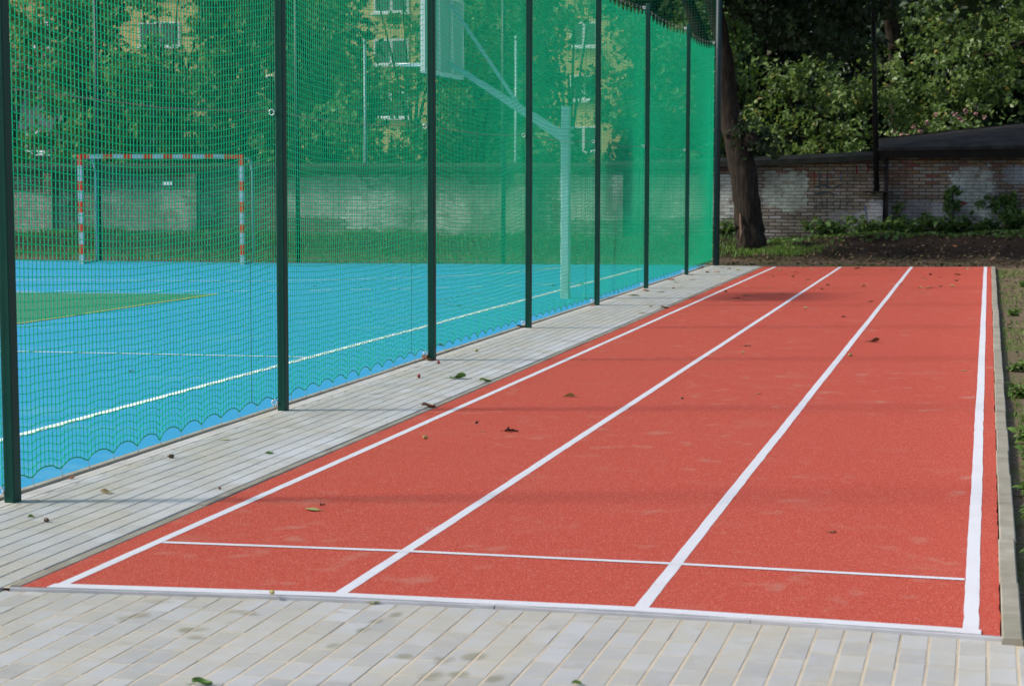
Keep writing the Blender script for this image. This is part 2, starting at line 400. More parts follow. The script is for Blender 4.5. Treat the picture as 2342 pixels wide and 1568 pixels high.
# paving
def blocks():
    V, Qs, T = [], [], []
    pit, ln = .1035, .207
    def put(x0, x1, y0, y1, z, t, fx):
        c = .0030; g = .0036 if y0 < 7.1 else .0028
        x0 += g; x1 -= g; gy = .0036 if y0 < 7.1 else .0018; y0 += gy; y1 -= gy
        tl = rng.normal(0, .0004, 4)
        out = [(x0, y0), (x1, y0), (x1, y1), (x0, y1)]; inn = [(x0+c, y0+c*.6), (x1-c, y0+c*.6), (x1-c, y1-c*.6), (x0+c, y1-c*.6)]
        b = len(V)
        for k, p in enumerate(inn): V.append((fx(*p), p[1], z+tl[k]))
        for k, p in enumerate(out): V.append((fx(*p), p[1], z-.0045+tl[k]))
        for p in out: V.append((fx(*p), p[1], z-.025))
        T.extend([t]*12)
        Qs.append((b, b+1, b+2, b+3))
        for k in range(4):
            l = (k+1) % 4
            Qs.append((b+4+k, b+4+l, b+l, b+k)); Qs.append((b+8+k, b+8+l, b+4+l, b+4+k))
    x = -4.925+pit*-14; row = 0
    while x < 3.0:
        off = rng.uniform(0, ln); y = 1.2-off
        isp = x+pit/2
        if -4.95 < isp < -3.9: top = 35.6
        elif isp <= -4.95: top = None
        else: top = 'f'
        while True:
            y1 = y+ln
            xm = x+pit/2
            lim = 35.7 if top == 35.6 else (front(min(max(xm, -3.86), .15))-.013 if top == 'f' else 0)
            if top is None: break
            if top == 'f' and xm > .17: lim = 7.0
            if y >= lim-.01: break
            y1c = min(y1, lim)
            def fx(px, py, x=x):
                t = (px+4.925)/1.03
                if py > 7 and px < -3.8:
                    return px + (fenceX(py)-fenceX(7))*(1-t) + ((redL(py)-.062)-(redL(7)-.062))*t
                return px
            zb = -.016*float(smooth(-4.2, -3.7, xm))*float(1-smooth(6.2, 7.6, np.array(y))) if xm < -3.86 else -.016
            t = float(np.clip(rng.beta(2, 2.4)+.05*math.sin(y), 0, 1))
            put(x, x+pit, y, y1c, zb+float(np.clip(rng.normal(0, .0004), -.0006, .0006)), t, fx)
            y = y1
        x += pit
    return V, Qs, T
V, Qs, T = blocks()
tag(mesh_np('paving', V, Qs, M['block'], attr=T), kind='structure')
bxs = [-4.98, -3.87, *np.linspace(-3.86, .17, 30), .171, 3.1]
strip('paving_bed', [(x, 1.2) for x in bxs], [(x, (front(x)-.0112 if -3.865 < x < .1705 else (6.945 if x < -3.8 else 7.0))) for x in bxs], -.0177, M['sand'])
strip('path_joint_bed', [(-4.905, 6.94), (-4.925, 20), (-4.985, 35.68)], [(-3.86, 6.94), (-3.92, 20), (-4.02, 35.68)], -.0065, M['sand'])

# blue court
ce = [(-45, 33.1), (-18.8, 34.30), (-13.3, 34.42), (-8.9, 35.26), (-6.88, 35.6), (-5.08, 35.95)]
def poly(name, pts, z, mat):
    mb = MB(); mb.add([(*p, z) for p in pts], [tuple(range(len(pts)))]); return tag(mb.build(name, mat), kind='structure')
poly('sports_court', [(-45, -6), (-4.98, -6), (-4.985, 8), (-5.02, 16.6), (-5.06, 28), (-5.085, 35.9), (-6.88, 35.55), (-8.9, 35.2), (-13.3, 34.42), (-18.8, 34.30), (-45, 33.1)], 0.0, M['court'])
def line(name, pts, w, mat, z=.004):
    P = [np.array(p, float) for p in pts]; l, r = [], []
    for i in range(len(P)):
        t = P[min(i+1, len(P)-1)]-P[max(i-1, 0)]; t /= np.linalg.norm(t); nrm = np.array([-t[1], t[0]])*w/2
        l.append(P[i]+nrm); r.append(P[i]-nrm)
    return strip(name, l, r, z, mat)
line('sideline_marking', [(-6.062, -5), (-6.062, 11), (-6.064, 15.7), (-6.088, 34.1)], .075, M['courtwhite'])
line('goal_line_marking', [(-6.10, 34.12), (-9, 33.98), (-13.7, 33.75), (-16.7, 33.17), (-26, 32.9)], .05, M['courtfaint'], .006)
line('centre_line_marking', [(-26, 15.7), (-8.97, 16.37), (-6.09, 16.54)], .045, M['courtwhite'], .006)
arc6 = [(-22, 27.2), (-15.12, 27.58), (-11.0, 28.46), (-10.0, 29.25), (-8.98, 30.14), (-8.03, 31.8), (-7.59, 33.98)]
line('six_metre_marking', arc6, .045, M['courtwhite'], .006)
arc9 = np.array([(-20, 24.3), (-13.7, 24.97), (-9.8, 26.04), (-8.63, 26.92), (-7.88, 27.41), (-7.09, 28.1), (-6.61, 28.7), (-6.2, 29.2)])
sl = np.concatenate([[0], np.cumsum(np.linalg.norm(np.diff(arc9, axis=0), axis=1))])
mbd = MB(); s_ = .1
while s_ < sl[-1]-.2:
    p = np.array([np.interp(s_, sl, arc9[:, k]) for k in (0, 1)]); q = np.array([np.interp(s_+.32, sl, arc9[:, k]) for k in (0, 1)])
    t = (q-p)/np.linalg.norm(q-p); nn = np.array([-t[1], t[0]])*.022
    mbd.add([(*(p+nn), .006), (*(q+nn), .006), (*(q-nn), .006), (*(p-nn), .006)], [(0, 1, 2, 3)]); s_ += .62
tag(mbd.build('nine_metre_marking', M['courtwhite']), kind='structure')
gp = [(-10.57, 25.08), (-10.62, 19.42), (-20, 15.4), (-20, 24.0), (-13.46, 24.62)]
poly('green_court_zone', gp, .004, M['courtgreen'])
line('zone_marking', [(-20, 15.4), (-10.62, 19.42), (-10.57, 25.08), (-13.46, 24.62), (-20, 24.0)], .05, M['yellow'], .009)
line('grey_key_marking', [at(985, 690, Z=0)[:2], at(1060, 676, Z=0)[:2], at(1110, 670, Z=0)[:2]], .03, M['courtfaint'], .006)
line('grey_arc_marking', [at(985, 690, Z=0)[:2], at(1050, 700, Z=0)[:2], at(1130, 707, Z=0)[:2], at(1210, 708, Z=0)[:2]], .03, M['courtfaint'], .0075)

# ------------------------------------------------------------------ side fence with net
def net_grid(P, r, sides=4):
    """P: (m,n,3) nodes -> tubes along both directions; returns V,Q"""
    m, n_, _ = P.shape; out_v, out_q = [], []; base = 0
    ang = np.arange(sides)*2*np.pi/sides + np.pi/4
    for axis in (0, 1):
        G = P if axis == 0 else P.transpose(1, 0, 2)      # strands run along axis 1 of G
        a, b, _ = G.shape
        t = np.zeros_like(G); t[:, 1:-1] = G[:, 2:]-G[:, :-2]; t[:, 0] = G[:, 1]-G[:, 0]; t[:, -1] = G[:, -1]-G[:, -2]
        t /= np.linalg.norm(t, axis=2, keepdims=True)+1e-9
        ref = np.array([1.0, .02, .03]); e1 = np.cross(t, ref); e1 /= np.linalg.norm(e1, axis=2, keepdims=True)+1e-9
        e2 = np.cross(t, e1)
        ring = G[:, :, None, :] + r*(np.cos(ang)[None, None, :, None]*e1[:, :, None, :] + np.sin(ang)[None, None, :, None]*e2[:, :, None, :])
        out_v.append(ring.reshape(-1, 3))
        id_ = (np.arange(a)[:, None, None]*b + np.arange(b)[None, :, None])*sides + np.arange(sides)[None, None, :] + base
        i0 = id_[:, :-1]; i1 = id_[:, 1:]
        q = np.stack([i0, np.roll(i0, -1, 2), np.roll(i1, -1, 2), i1], -1).reshape(-1, 4)
        out_q.append(q); base += a*b*sides
    return np.concatenate(out_v), np.concatenate(out_q)

posts = [(-4.85, 4.86), (-4.855, 8.755), (-4.878, 12.72), (-4.898, 16.576), (-4.911, 20.418), (-4.907, 24.233), (-4.941, 28.134), (-4.955, 32.2), (-4.945, 35.72)]
FH = 4.24
fence = empty('net_fence', (-4.855, 8.755, 0))
tag(fence, 'long green ball-stop net on dark green steel posts beside the red running track', 'net fence')
off = np.array([-4.855, 8.755, 0.0])
NS = 12          # ties per bay
def bay(p, q, seed):
    rg = np.random.default_rng(seed); p, q = np.array(p), np.array(q); L_ = np.linalg.norm(q-p)
    ns = NS*7; nr = 88
    t = np.linspace(.006, .994, ns+1)[:, None]; h = np.linspace(0, 1, nr+1)[None, :]
    ph = (t*NS) % 1.0
    arch = np.sin(np.pi*ph)**.55                      # 0 at a tie
    zb = .055 + .058*arch
    spike = np.abs(np.cos(np.pi*ph))**5              # 1 at a hook
    zt = FH-.16 + .075*spike
    a_, b_ = rg.uniform(.02, .05), rg.uniform(0, 6.28)
    wave_b = np.exp(-h*FH/.30); wave_t = np.exp(-(1-h)*FH/.22)
    z = .085+(FH-.15-.085)*h + (zb-.085)*wave_b + (zt-(FH-.15))*wave_t
    sag = (.17+.09*rg.random())*4*t*(1-t)
    z = z - sag*(.25+.75*h)*np.clip(h*3, 0, 1)*(1-.6*h**7)
    z = z + .004*np.sin(t*17+b_+h*3)*np.clip(h*4, 0, 1) + rg.normal(0, .0009, (ns+1, nr+1))
    x = p[0]+(q[0]-p[0])*t - .055 + a_*np.sin(np.pi*t)*np.sin(np.pi*h)*(1 if seed % 2 else -.6) + 0*h
    y = p[1]+(q[1]-p[1])*t + .02*np.sin(h*7+b_)*np.sin(np.pi*t) + .035*np.sin(h*3.1+b_)*np.sin(np.pi*t) + rg.normal(0, .0005, (ns+1, nr+1))
    P = np.stack([x, y, z], -1)-off
    V, Q = net_grid(P, .0028)
    o = mesh_np('net_panel', V, Q, M['net'], fence, smooth=True)
    def part(name, mat, par, *tubes):
        e = MB()
        for pts, r in tubes: e.tube(pts, r, 5)
        return e.build(name, mat, par, True)
    part('bottom_rope', M['rope'], o, (P[:, 0], .0042)); part('top_rope', M['rope'], o, (P[:, -1], .0036))
    if seed % 3 != 1: part('seam_rope', M['rope'], o, (P[int(ns*.9)], .004))
    g_ = [(x[0, 0]-off[0], p[1]-off[1], .022), (x[-1, 0]-off[0], q[1]-off[1], .022)]
    ti = [min(int(round(k*ns/NS)), ns) for k in range(NS+1)]
    part('ground_wire', M['cable'], fence, (g_, .0016), *[([P[i, 0], (P[i, 0, 0]+.004, P[i, 0, 1]+.012, .022)], .0017) for i in ti])
    tz = [P[i, -1]+np.array([0, 0, .06]) for i in ti]
    part('top_wire', M['cable'], fence, (tz, .0022), *[([P[i, -1], P[i, -1]+np.array([0, .004, .06])], .0018) for i in ti])
    m0 = 2.13
    part('middle_wire', M['cable'], fence, ([(x[0, 44]-off[0]+.03, p[1]-off[1], m0), (x[ns//2, 44]-off[0]+.012, (p[1]+q[1])/2-off[1], m0-.035), (x[-1, 44]-off[0]+.03, q[1]-off[1], m0)], .0022))
for i in range(len(posts)-1): bay(posts[i], posts[i+1], 10+i)
def post_mesh(x, y, h, lean=0.0):
    mb = MB(); wx, wy = .060, .080
    bm_x0, bm_x1 = x-wx/2, x+wx/2
    mb.box(bm_x0-off[0], bm_x1-off[0], y-wy*.1-off[1], y+wy*.9-off[1], -.02, h, c=.006)
    o = mb.build('post', M['post'], fence)
    if lean: 
        for v in o.data.vertices: v.co.x += lean*max(0, v.co.z)**2
    for zc in (.06, 2.13, h-.06):
        e = MB()
        pts = [(x-wx/2-off[0]-.022+.020*math.cos(a), y-.01-off[1], zc+.020*math.sin(a)) for a in np.linspace(0, 2*math.pi, 11)]
        e.tube(pts, .0045, 5); e.tube([(x-wx/2-off[0]-.006, y-.01-off[1], zc), (x-wx/2-off[0]+.004, y-.01-off[1], zc)], .008, 6)
        e.build('eyelet', M['eyelet'], o, True)
for i, (x, y) in enumerate(posts[:-1]): post_mesh(x, y, FH, -.0012 if i == 1 else 0)
# tall round corner post with hooks
mb = MB(); cx, cy = -4.925-off[0], 35.72-off[1]
mb.tube([(cx, cy, -.03), (cx, cy, 6.3)], .058, 14); mb.tube([(cx, cy, 6.3), (cx, cy, 6.33)], .062, 14)
o = mb.build('corner_post', M['dark_post'], fence, True); tag(o, 'tall round blackish corner post with white net hooks')
for z in np.arange(.12, 4.2, .27):
    e = MB(); e.tube([(cx-.05, cy-.045, z), (cx-.085, cy-.05, z+.012), (cx-.085, cy-.05, z-.03)], .008, 5); e.build('hook', M['eyelet'], o, True)

# end fence behind the goals (6 m)
EF0 = np.array([-4.93, 35.78]); EFd = np.array([-12.27, -.98]); EFd /= np.linalg.norm(EFd)
ef = empty('end_net_fence', (EF0[0], EF0[1], 0)); tag(ef, 'tall dark net fence on slim green posts behind the goal end of the blue court', 'net fence')
SP = 4.1
def endpanel():
    ns, nr = 76, 112
    t = np.linspace(.01, .99, ns+1)[:, None]; h = np.linspace(0, 1, nr+1)[None, :]
    z = .06+5.9*h-.12*4*t*(1-t)*h + rng.normal(0, .002, (ns+1, nr+1))
    s = SP*t+0*h; d = .03*np.sin(3.1*t)*np.sin(3.1*h)
    P = np.stack([EFd[0]*s-EFd[1]*d, EFd[1]*s+EFd[0]*d, z], -1)
    V, Q = net_grid(P, .0032, 3)
    return mesh_np('net_panel', V, Q, M['farnet'], ef, smooth=True)
pan = endpanel()
mb = MB(); mb.tube([(0, 0, -.02), (0, 0, 6.05)], .045, 10); mb.tube([(0, 0, 6.05), (0, 0, 6.08)], .05, 10)
pst = mb.build('post', M['dark_post'], ef, True)
cbs = []
for z in (.05, 3.0, 5.95):
    mb = MB(); mb.tube([(0, 0, z), (EFd[0]*SP/2, EFd[1]*SP/2, z-.03), (EFd[0]*SP, EFd[1]*SP, z)], .003, 5); cbs.append(mb.build('cable', M['cable'], ef))
for k in range(6):
    p = EFd*SP*k
    if k > 0:
        for src in (pan, *cbs):
            c2 = src.copy(); C.objects.link(c2); c2.parent = ef; c2.location = (p[0], p[1], 0)
    q = EFd*SP*(k+1)
    c2 = pst if k == 0 else pst.copy()
    if k: C.objects.link(c2); c2.parent = ef
    c2.location = (q[0], q[1], 0)
mb = MB(); pl = at(383, 420, Y=34.7)
mb.box(pl[0]-EF0[0]-.10, pl[0]-EF0[0]+.10, pl[1]-EF0[1]-.012, pl[1]-EF0[1]-.002, pl[2]-.035, pl[2]+.035, c=.003)
tag(mb.build('name_plate', M['white_plastic'], ef), 'small blank white plate on the net behind the goal')

# ------------------------------------------------------------------ handball goal
g0 = np.array([-16.735, 33.13]); g1 = np.array([-13.694, 33.713]); gd = (g1-g0)/np.linalg.norm(g1-g0); gn = np.array([-gd[1], gd[0]])
goal = empty('handball_goal', (g0[0], g0[1], 0)); tag(goal, 'red and white striped handball goal standing on the far end of the blue court', 'goal')
def stripes(mb, p, q, n_, w, red_first=True, ends=None):
    p, q = np.array(p, float), np.array(q, float)
    ts = ends or [i/n_ for i in range(n_+1)]
    for i in range(len(ts)-1):
        a, b = p+(q-p)*ts[i], p+(q-p)*ts[i+1]
        mb.bar(a, b, w, w, 0 if (i % 2 == 0) == red_first else 1)
GH = 2.0; LW = np.linalg.norm(g1-g0)
vt = [0, .087, .18, .287, .37, .47, .57, .67, .756, .90, 1.0]
for s in (0, 1):
    mb = MB(); b = gd*LW*s
    stripes(mb, (b[0], b[1], 0), (b[0], b[1], GH+.08), 0, .085, False, vt)
    mb.build('goal_post', [M['goalred'], M['goalwhite']], goal)
    mb = MB(); bk = b+gn*1.05
    mb.tube([(bk[0], bk[1], 0), (bk[0], bk[1], 1.75), (b[0]+gn[0]*.85, b[1]+gn[1]*.85, GH), (b[0]+gn[0]*.05, b[1]+gn[1]*.05, GH+.02)], .02, 7)
    mb.tube([(b[0]+gn[0]*.05, b[1]+gn[1]*.05, .02), (bk[0], bk[1], .02)], .02, 7)
    mb.build('rear_frame', M['hoop'], goal, True)
mb = MB(); a = gd*.045; b = gd*(LW-.045)
stripes(mb, (a[0], a[1], GH+.04), (b[0], b[1], GH+.04), 0, .083, True, [0, .045, .135, .195, .26, .32, .39, .45, .52, .58, .645, .705, .78, .84, .907, 1.0])
mb.build('crossbar', [M['goalred'], M['goalwhite']], goal)
ns, nr = 50, 40
t = np.linspace(0, 1, ns+1)[:, None]; h = np.linspace(0, 1, nr+1)[None, :]
depth = .55+.45*(1-h)*1.0+.12*np.sin(np.pi*t)
zz = GH*h*(1-.20*np.sin(np.pi*t)*h) + .02
P = np.stack([gd[0]*LW*t+gn[0]*depth, gd[1]*LW*t+gn[1]*depth, zz], -1)
V, Q = net_grid(P, .003, 3); mesh_np('goal_net', V, Q, M['goalnet'], goal)

# ------------------------------------------------------------------ basketball hoop
hb = np.array([-5.61, 25.541]); hoop = empty('basketball_hoop', (hb[0], hb[1], 0)); tag(hoop, 'pale grey steel basketball hoop with long slanting arm behind the net fence', 'basketball hoop')
PHt = at(1296, 243, Y=hb[1])[2]
mb = MB(); mb.box(-.06, .06, -.06, .06, -.02, PHt, c=.012)
o = mb.build('pole', M['hoop'], hoop)
for z in (PHt-.30, PHt-.40, PHt-.50):
    mb = MB(); mb.box(-.07, .07, -.07, .07, z-.012, z+.012); mb.box(.07, .10, -.045, .045, z-.02, z+.02); mb.build('clamp', M['hoop'], o)
bx = -7.30                                              # plane of the board
yn, yf = at(966, 100, Y=25.0), None
def on_x(px, py, X):
    d = _fw*F + _r2*(px-PW/2) - _u2*(py-PH/2); t = X/d[0]; return np.array([X, d[1]*t, CH+d[2]*t])
A_, B_ = on_x(967, 180, bx), on_x(1056, 160, bx)
zbot = (A_[2]+B_[2])/2
def loc(x, y, z): return (x-hb[0], y-hb[1], z)
armA = on_x(1040, 152, bx+.06); armB = at(1284, 296, Y=hb[1])
yc = (A_[1]+B_[1])/2
def tri_beam(mb, p, q, wp, wq, th):
    """tapered deep beam; wp,wq depth at both ends"""
    p, q = np.array(p), np.array(q); v = []
    for c, w in ((p, wp), (q, wq)):
        for sy in (-th/2, th/2):
            v.append((c[0], c[1]+sy, c[2]-w/2)); v.append((c[0], c[1]+sy, c[2]+w/2))
    mb.add(v, [(0, 1, 3, 2), (4, 6, 7, 5), (0, 4, 5, 1), (2, 3, 7, 6), (0, 2, 6, 4), (1, 5, 7, 3)])
mb = MB(); mid = at(1180, 240, Y=hb[1])
tri_beam(mb, loc(bx+.05, hb[1], armA[2]+.02), loc(hb[0]-.062, hb[1], PHt-.40), .07, .17, .07)
mb.build('arm', M['hoop'], hoop)
br_top = on_x(1040, 15, bx+.06); 
mb = MB(); t_ = .62
pm = np.array([bx+.05+(hb[0]-.11-bx-.05)*t_, hb[1], armA[2]+.02+(PHt-.40-armA[2]-.02)*t_+.08])
mb.bar(loc(bx+.06, hb[1], br_top[2]), loc(*pm), .035, .045); mb.build('brace', M['hoop'], hoop)
mb = MB(); y0, y1 = hb[1]-(B_[1]-A_[1])/2, hb[1]+(B_[1]-A_[1])/2
y0, y1 = A_[1], B_[1]
mb.box(bx-hb[0]-.012, bx-hb[0]+.012, y0-hb[1], y1-hb[1], zbot, zbot+1.05, c=.003)
bd = mb.build('backboard', M['board'], hoop)
mb = MB()
for (ya, yb, za, zb_) in ((y0-.012, y0+.022, zbot-.03, zbot+1.07), (y1-.03, y1+.012, zbot-.03, zbot+1.07), (y0, y1, zbot-.03, zbot+.02), (y0, y1, zbot+1.04, zbot+1.08)):
    mb.box(bx-hb[0]-.03, bx-hb[0]+.03, ya-hb[1], yb-hb[1], za, zb_)
mb.box(bx-hb[0]+.015, bx-hb[0]+.05, (y0+y1)/2-.35-hb[1], (y0+y1)/2-.30-hb[1], zbot+.02, zbot+1.04); mb.box(bx-hb[0]+.015, bx-hb[0]+.05, (y0+y1)/2+.30-hb[1], (y0+y1)/2+.35-hb[1], zbot+.02, zbot+1.04)
mb.build('board_frame', M['white_plastic'], bd)
mb = MB(); rz = zbot+.13
mb.tube([(bx-.40+.225*math.cos(a)-hb[0], (y0+y1)/2+.225*math.sin(a)-hb[1], rz) for a in np.linspace(0, 2*math.pi, 25)], .014, 7, cap=False)
mb.bar(loc(bx-.18, (y0+y1)/2, rz), loc(bx-.01, (y0+y1)/2, rz), .12, .03)
mb.build('rim', M['white_plastic'], hoop, True)

# ------------------------------------------------------------------ brick wall, shed
WY = 43.5
W0 = np.array([-34.0, WY, 0])
def brickmat(nm, ox, hot, sat):
    n = NT(nm, .95, .1)
    xyz = n.node('ShaderNodeSeparateXYZ', {'Vector': n.coord()})
    wob = n.math('MULTIPLY', n.math('SUBTRACT', n.noise(2.6, 3), .5), .034)
    uv = n.node('ShaderNodeCombineXYZ', {'X': n.math('ADD', xyz.outputs['X'], n.math('MULTIPLY', xyz.outputs['Y'], 1.0)), 'Y': n.math('ADD', xyz.outputs['Z'], wob), 'Z': 0.0}).outputs[0]
    bk = n.node('ShaderNodeTexBrick', {'Vector': uv, 'Color1': (0, 0, 0, 1), 'Color2': (1, 1, 1, 1), 'Mortar': (.5, .5, .5, 1), 'Scale': 1.0, 'Mortar Size': .013, 'Mortar Smooth': .3, 'Bias': 0.0, 'Brick Width': .292, 'Row Height': .079})
    bid = n.node('ShaderNodeSeparateColor', {'Color': bk.outputs['Color']}).outputs[0]
    p1 = n.noise(.55, 4, .6); p2 = n.noise(.9, 4, .65, n.scale(n.coord(), (1, 1, 1.6), (4.4, 0, 2.2))); p3 = n.noise(1.1, 3, .5, n.scale(n.coord(), (1, 1, 1.3), (9, 3, 1)))
    p4 = n.noise(2.6, 4, .6, n.scale(n.coord(), (1, 1, 1), (2.2, 0, 5.1)))
    pale = n.ramp(bid, [(0, (.17, .145, .12)), (.3, (.27, .24, .205)), (.7, (.36, .33, .30)), (1, (.40, .39, .41))])
    wm = 0.0
    ochre = n.mix(sat, n.ramp(bid, [(0, (.20, .10, .075)), (.3, (.27, .18, .11)), (.6, (.30, .24, .15)), (.85, (.25, .10, .09)), (1, (.36, .32, .26))]), n.ramp(bid, [(0, (.30, .06, .05)), (.25, (.36, .22, .08)), (.5, (.42, .40, .36)), (.75, (.34, .10, .08)), (1, (.42, .28, .10))]))
    zf = n.ramp(n.math('MULTIPLY', xyz.outputs['Z'], .4), [(.50, 0.0), (.80, hot)])
    msk = n.math('MULTIPLY', n.ramp(n.math('ADD', p1, zf), [(.50, 0.0), (.68, 1.0)]), n.ramp(n.noise(7, 3), [(.36, .25), (.5, 1.0)]))
    col = n.mix(msk, pale, ochre)
    # whitewash patches with a shape of their own, some carrying painted sunlight
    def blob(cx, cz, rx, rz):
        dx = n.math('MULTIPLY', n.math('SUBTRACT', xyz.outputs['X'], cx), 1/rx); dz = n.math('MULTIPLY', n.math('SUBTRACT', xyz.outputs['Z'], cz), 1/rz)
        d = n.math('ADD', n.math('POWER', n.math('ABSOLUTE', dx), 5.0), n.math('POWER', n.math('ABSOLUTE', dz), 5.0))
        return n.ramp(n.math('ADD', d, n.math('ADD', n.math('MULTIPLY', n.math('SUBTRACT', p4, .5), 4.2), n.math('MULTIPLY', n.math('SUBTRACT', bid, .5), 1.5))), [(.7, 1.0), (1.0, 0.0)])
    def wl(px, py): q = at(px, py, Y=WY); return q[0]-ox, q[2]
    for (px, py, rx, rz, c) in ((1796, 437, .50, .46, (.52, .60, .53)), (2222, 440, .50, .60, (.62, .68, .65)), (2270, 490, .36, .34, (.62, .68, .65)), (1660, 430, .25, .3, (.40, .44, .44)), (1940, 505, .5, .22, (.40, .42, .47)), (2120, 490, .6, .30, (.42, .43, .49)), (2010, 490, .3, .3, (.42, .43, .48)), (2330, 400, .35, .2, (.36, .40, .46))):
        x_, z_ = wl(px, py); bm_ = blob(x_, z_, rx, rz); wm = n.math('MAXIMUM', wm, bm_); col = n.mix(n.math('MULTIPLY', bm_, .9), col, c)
    for (px, py, rx, rz, c) in ((960, 440, 1.2, .45, (.74, .77, .73)), (1100, 480, 1.7, .6, (.74, .77, .72)), (1420, 450, 1.5, .55, (.68, .72, .68)), (330, 480, 1.8, .5, (.62, .62, .58)), (90, 490, 1.0, .55, (.62, .60, .56)), (740, 450, 1.1, .5, (.58, .61, .60)), (860, 480, .8, .5, (.72, .75, .72)), (1560, 450, 1.3, .5, (.60, .64, .60))):  # whitewash behind the court, lightened to stand in for sun on the wall
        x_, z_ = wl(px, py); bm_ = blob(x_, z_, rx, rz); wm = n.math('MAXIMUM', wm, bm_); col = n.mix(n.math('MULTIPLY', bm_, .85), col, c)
    x_, z_ = wl(2208, 507); col = n.mix(n.math('MULTIPLY', blob(x_, z_, .34, .22), .8), col, (.25, .24, .29))
    col = n.mix(n.ramp(p3, [(.62, 0.0), (.72, .6)]), col, (.30, .09, .08))
    col = n.mix(n.ramp(n.noise(14, 4), [(.5, 0.0), (.8, .5)]), col, (.16, .14, .12))
    col = n.mix(n.ramp(n.noise(.8, 5, .7, n.scale(n.coord(), (1, 1, .6), (1, 6, 3))), [(.42, .65), (.60, 0.0)]), col, (.11, .10, .085))
    mo = bk.outputs['Fac']
    col = n.mix(n.math('MULTIPLY', mo, n.math('SUBTRACT', .88, n.math('MULTIPLY', wm, .45))), col, (.05, .045, .04))
    n.color(col); n.bump(n.math('SUBTRACT', n.math('MULTIPLY', n.noise(30, 3), .3), mo), .9, .02); return n.m
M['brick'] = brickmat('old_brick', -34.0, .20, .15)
M['felt'] = plain('roofing_felt', (.032, .029, .027), .8, .25, .6, 3)
M['cap'] = plain('mossy_cap_felt', (.035, .038, .032), .9, .2, .4, 4)
M['fascia'] = plain('tarred_fascia', (.014, .012, .011), .8, .2, .3, 4)
M['pipe'] = plain('iron_downpipe', (.035, .025, .022), .7, .3, .2, 5)
xj = at(2026, 450, Y=WY)[0]
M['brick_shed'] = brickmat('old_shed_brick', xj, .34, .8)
top_px = [(-34.0, None), (1310, 374), (1725, 360), (1995, 348)]
tops = [(-34.0, 1.95)]+[tuple(at(px, py, Y=WY-.1)[[0, 2]]) for px, py in top_px[1:]]; tops.append((xj, tops[-1][1]+.01))
wall = empty('brick_wall', tuple(W0)); tag(wall, 'long old whitewashed brick wall behind the court and the leaning tree', 'wall')
mb = MB()
px_ = [t[0]-W0[0] for t in tops]; pz = [t[1]-.10 for t in tops]
for k in range(len(px_)-1):
    a, b = px_[k], px_[k+1]
    mb.add([(a, 0, -.3), (b, 0, -.3), (b, 0, pz[k+1]), (a, 0, pz[k]), (a, .38, -.3), (b, .38, -.3), (b, .38, pz[k+1]), (a, .38, pz[k])], [(0, 1, 2, 3), (5, 4, 7, 6), (3, 2, 6, 7)])
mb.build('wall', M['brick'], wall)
mb = MB()
for k in range(len(px_)-1):
    a, b, za, zb_ = px_[k], px_[k+1]-.002, pz[k], pz[k+1]
    mb.add([(a, -.20, za-.09), (b, -.20, zb_-.09), (b, -.20, zb_+.03), (a, -.20, za+.03), (a, .19, za+.12), (b, .19, zb_+.12), (a, .5, za+.03), (b, .5, zb_+.03), (a, .5, za-.09), (b, .5, zb_-.09)],
           [(0, 1, 2, 3), (3, 2, 5, 4), (4, 5, 7, 6), (6, 7, 9, 8), (8, 9, 1, 0), (0, 3, 4, 6, 8), (1, 9, 7, 5, 2)])
mb.build('coping', M['cap'], wall)
for (pxa, pxb, zt) in ((1992, 2019, None), (1400, 1425, 1.7), (425, 448, 1.75), (1176, 1200, 1.75), (100, 118, 1.75)):
    a, b = at(pxa, 450, Y=WY-.2), at(pxb, 450, Y=WY-.2); zt = zt or at(2000, 441, Y=WY-.2)[2]
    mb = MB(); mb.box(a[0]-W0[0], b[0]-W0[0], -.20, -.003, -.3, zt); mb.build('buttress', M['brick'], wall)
# faint spray-paint writing
M['spray'] = plain('dark_spray_paint', (.05, .075, .085), .9, .1, .3, 9); M['spray_red'] = plain('red_spray_paint', (.22, .035, .035), .9, .1, .3, 9); M['spray_blue'] = plain('blue_spray_paint', (.12, .16, .24), .9, .1, .3, 9)
def spray(strokes, mat):
    mb = MB()
    for pts, w in strokes:
        P = [at(a, b, Y=WY-.012) for a, b in pts]
        mb.tube([(p[0]-W0[0], -.006, p[2]) for p in P], w*_w, 5)
    o = mb.build('graffiti', mat, wall)
    for v in o.data.vertices: v.co.y = -.006+(v.co.y+.006)*.12
_w = .6
spray([([(1866, 482), (1867, 456), (1873, 468), (1880, 455), (1881, 478)], .018), ([(1890, 455), (1892, 480)], .018), ([(1914, 459), (1906, 461), (1903, 467), (1910, 472), (1906, 479), (1899, 478)], .016), ([(1924, 459), (1918, 480)], .017), ([(1932, 482), (1942, 458), (1954, 480)], .017), ([(1936, 471), (1950, 471)], .014)], M['spray'])
spray([([(1873, 392), (1874, 432)], .022), ([(1892, 396), (1891, 430)], .03), ([(1862, 428), (1885, 424), (1905, 430), (1922, 424)], .03), ([(1862, 445), (1890, 438), (1912, 446)], .035)], M['spray'])
spray([([(1863, 394), (1863, 422)], .02), ([(1958, 378), (1960, 398)], .03), ([(1986, 372), (1985, 392)], .03)], M['spray_red'])
spray([([(1922, 398), (1923, 410)], .03), ([(1978, 470), (1982, 500)], .035)], M['spray_blue'])
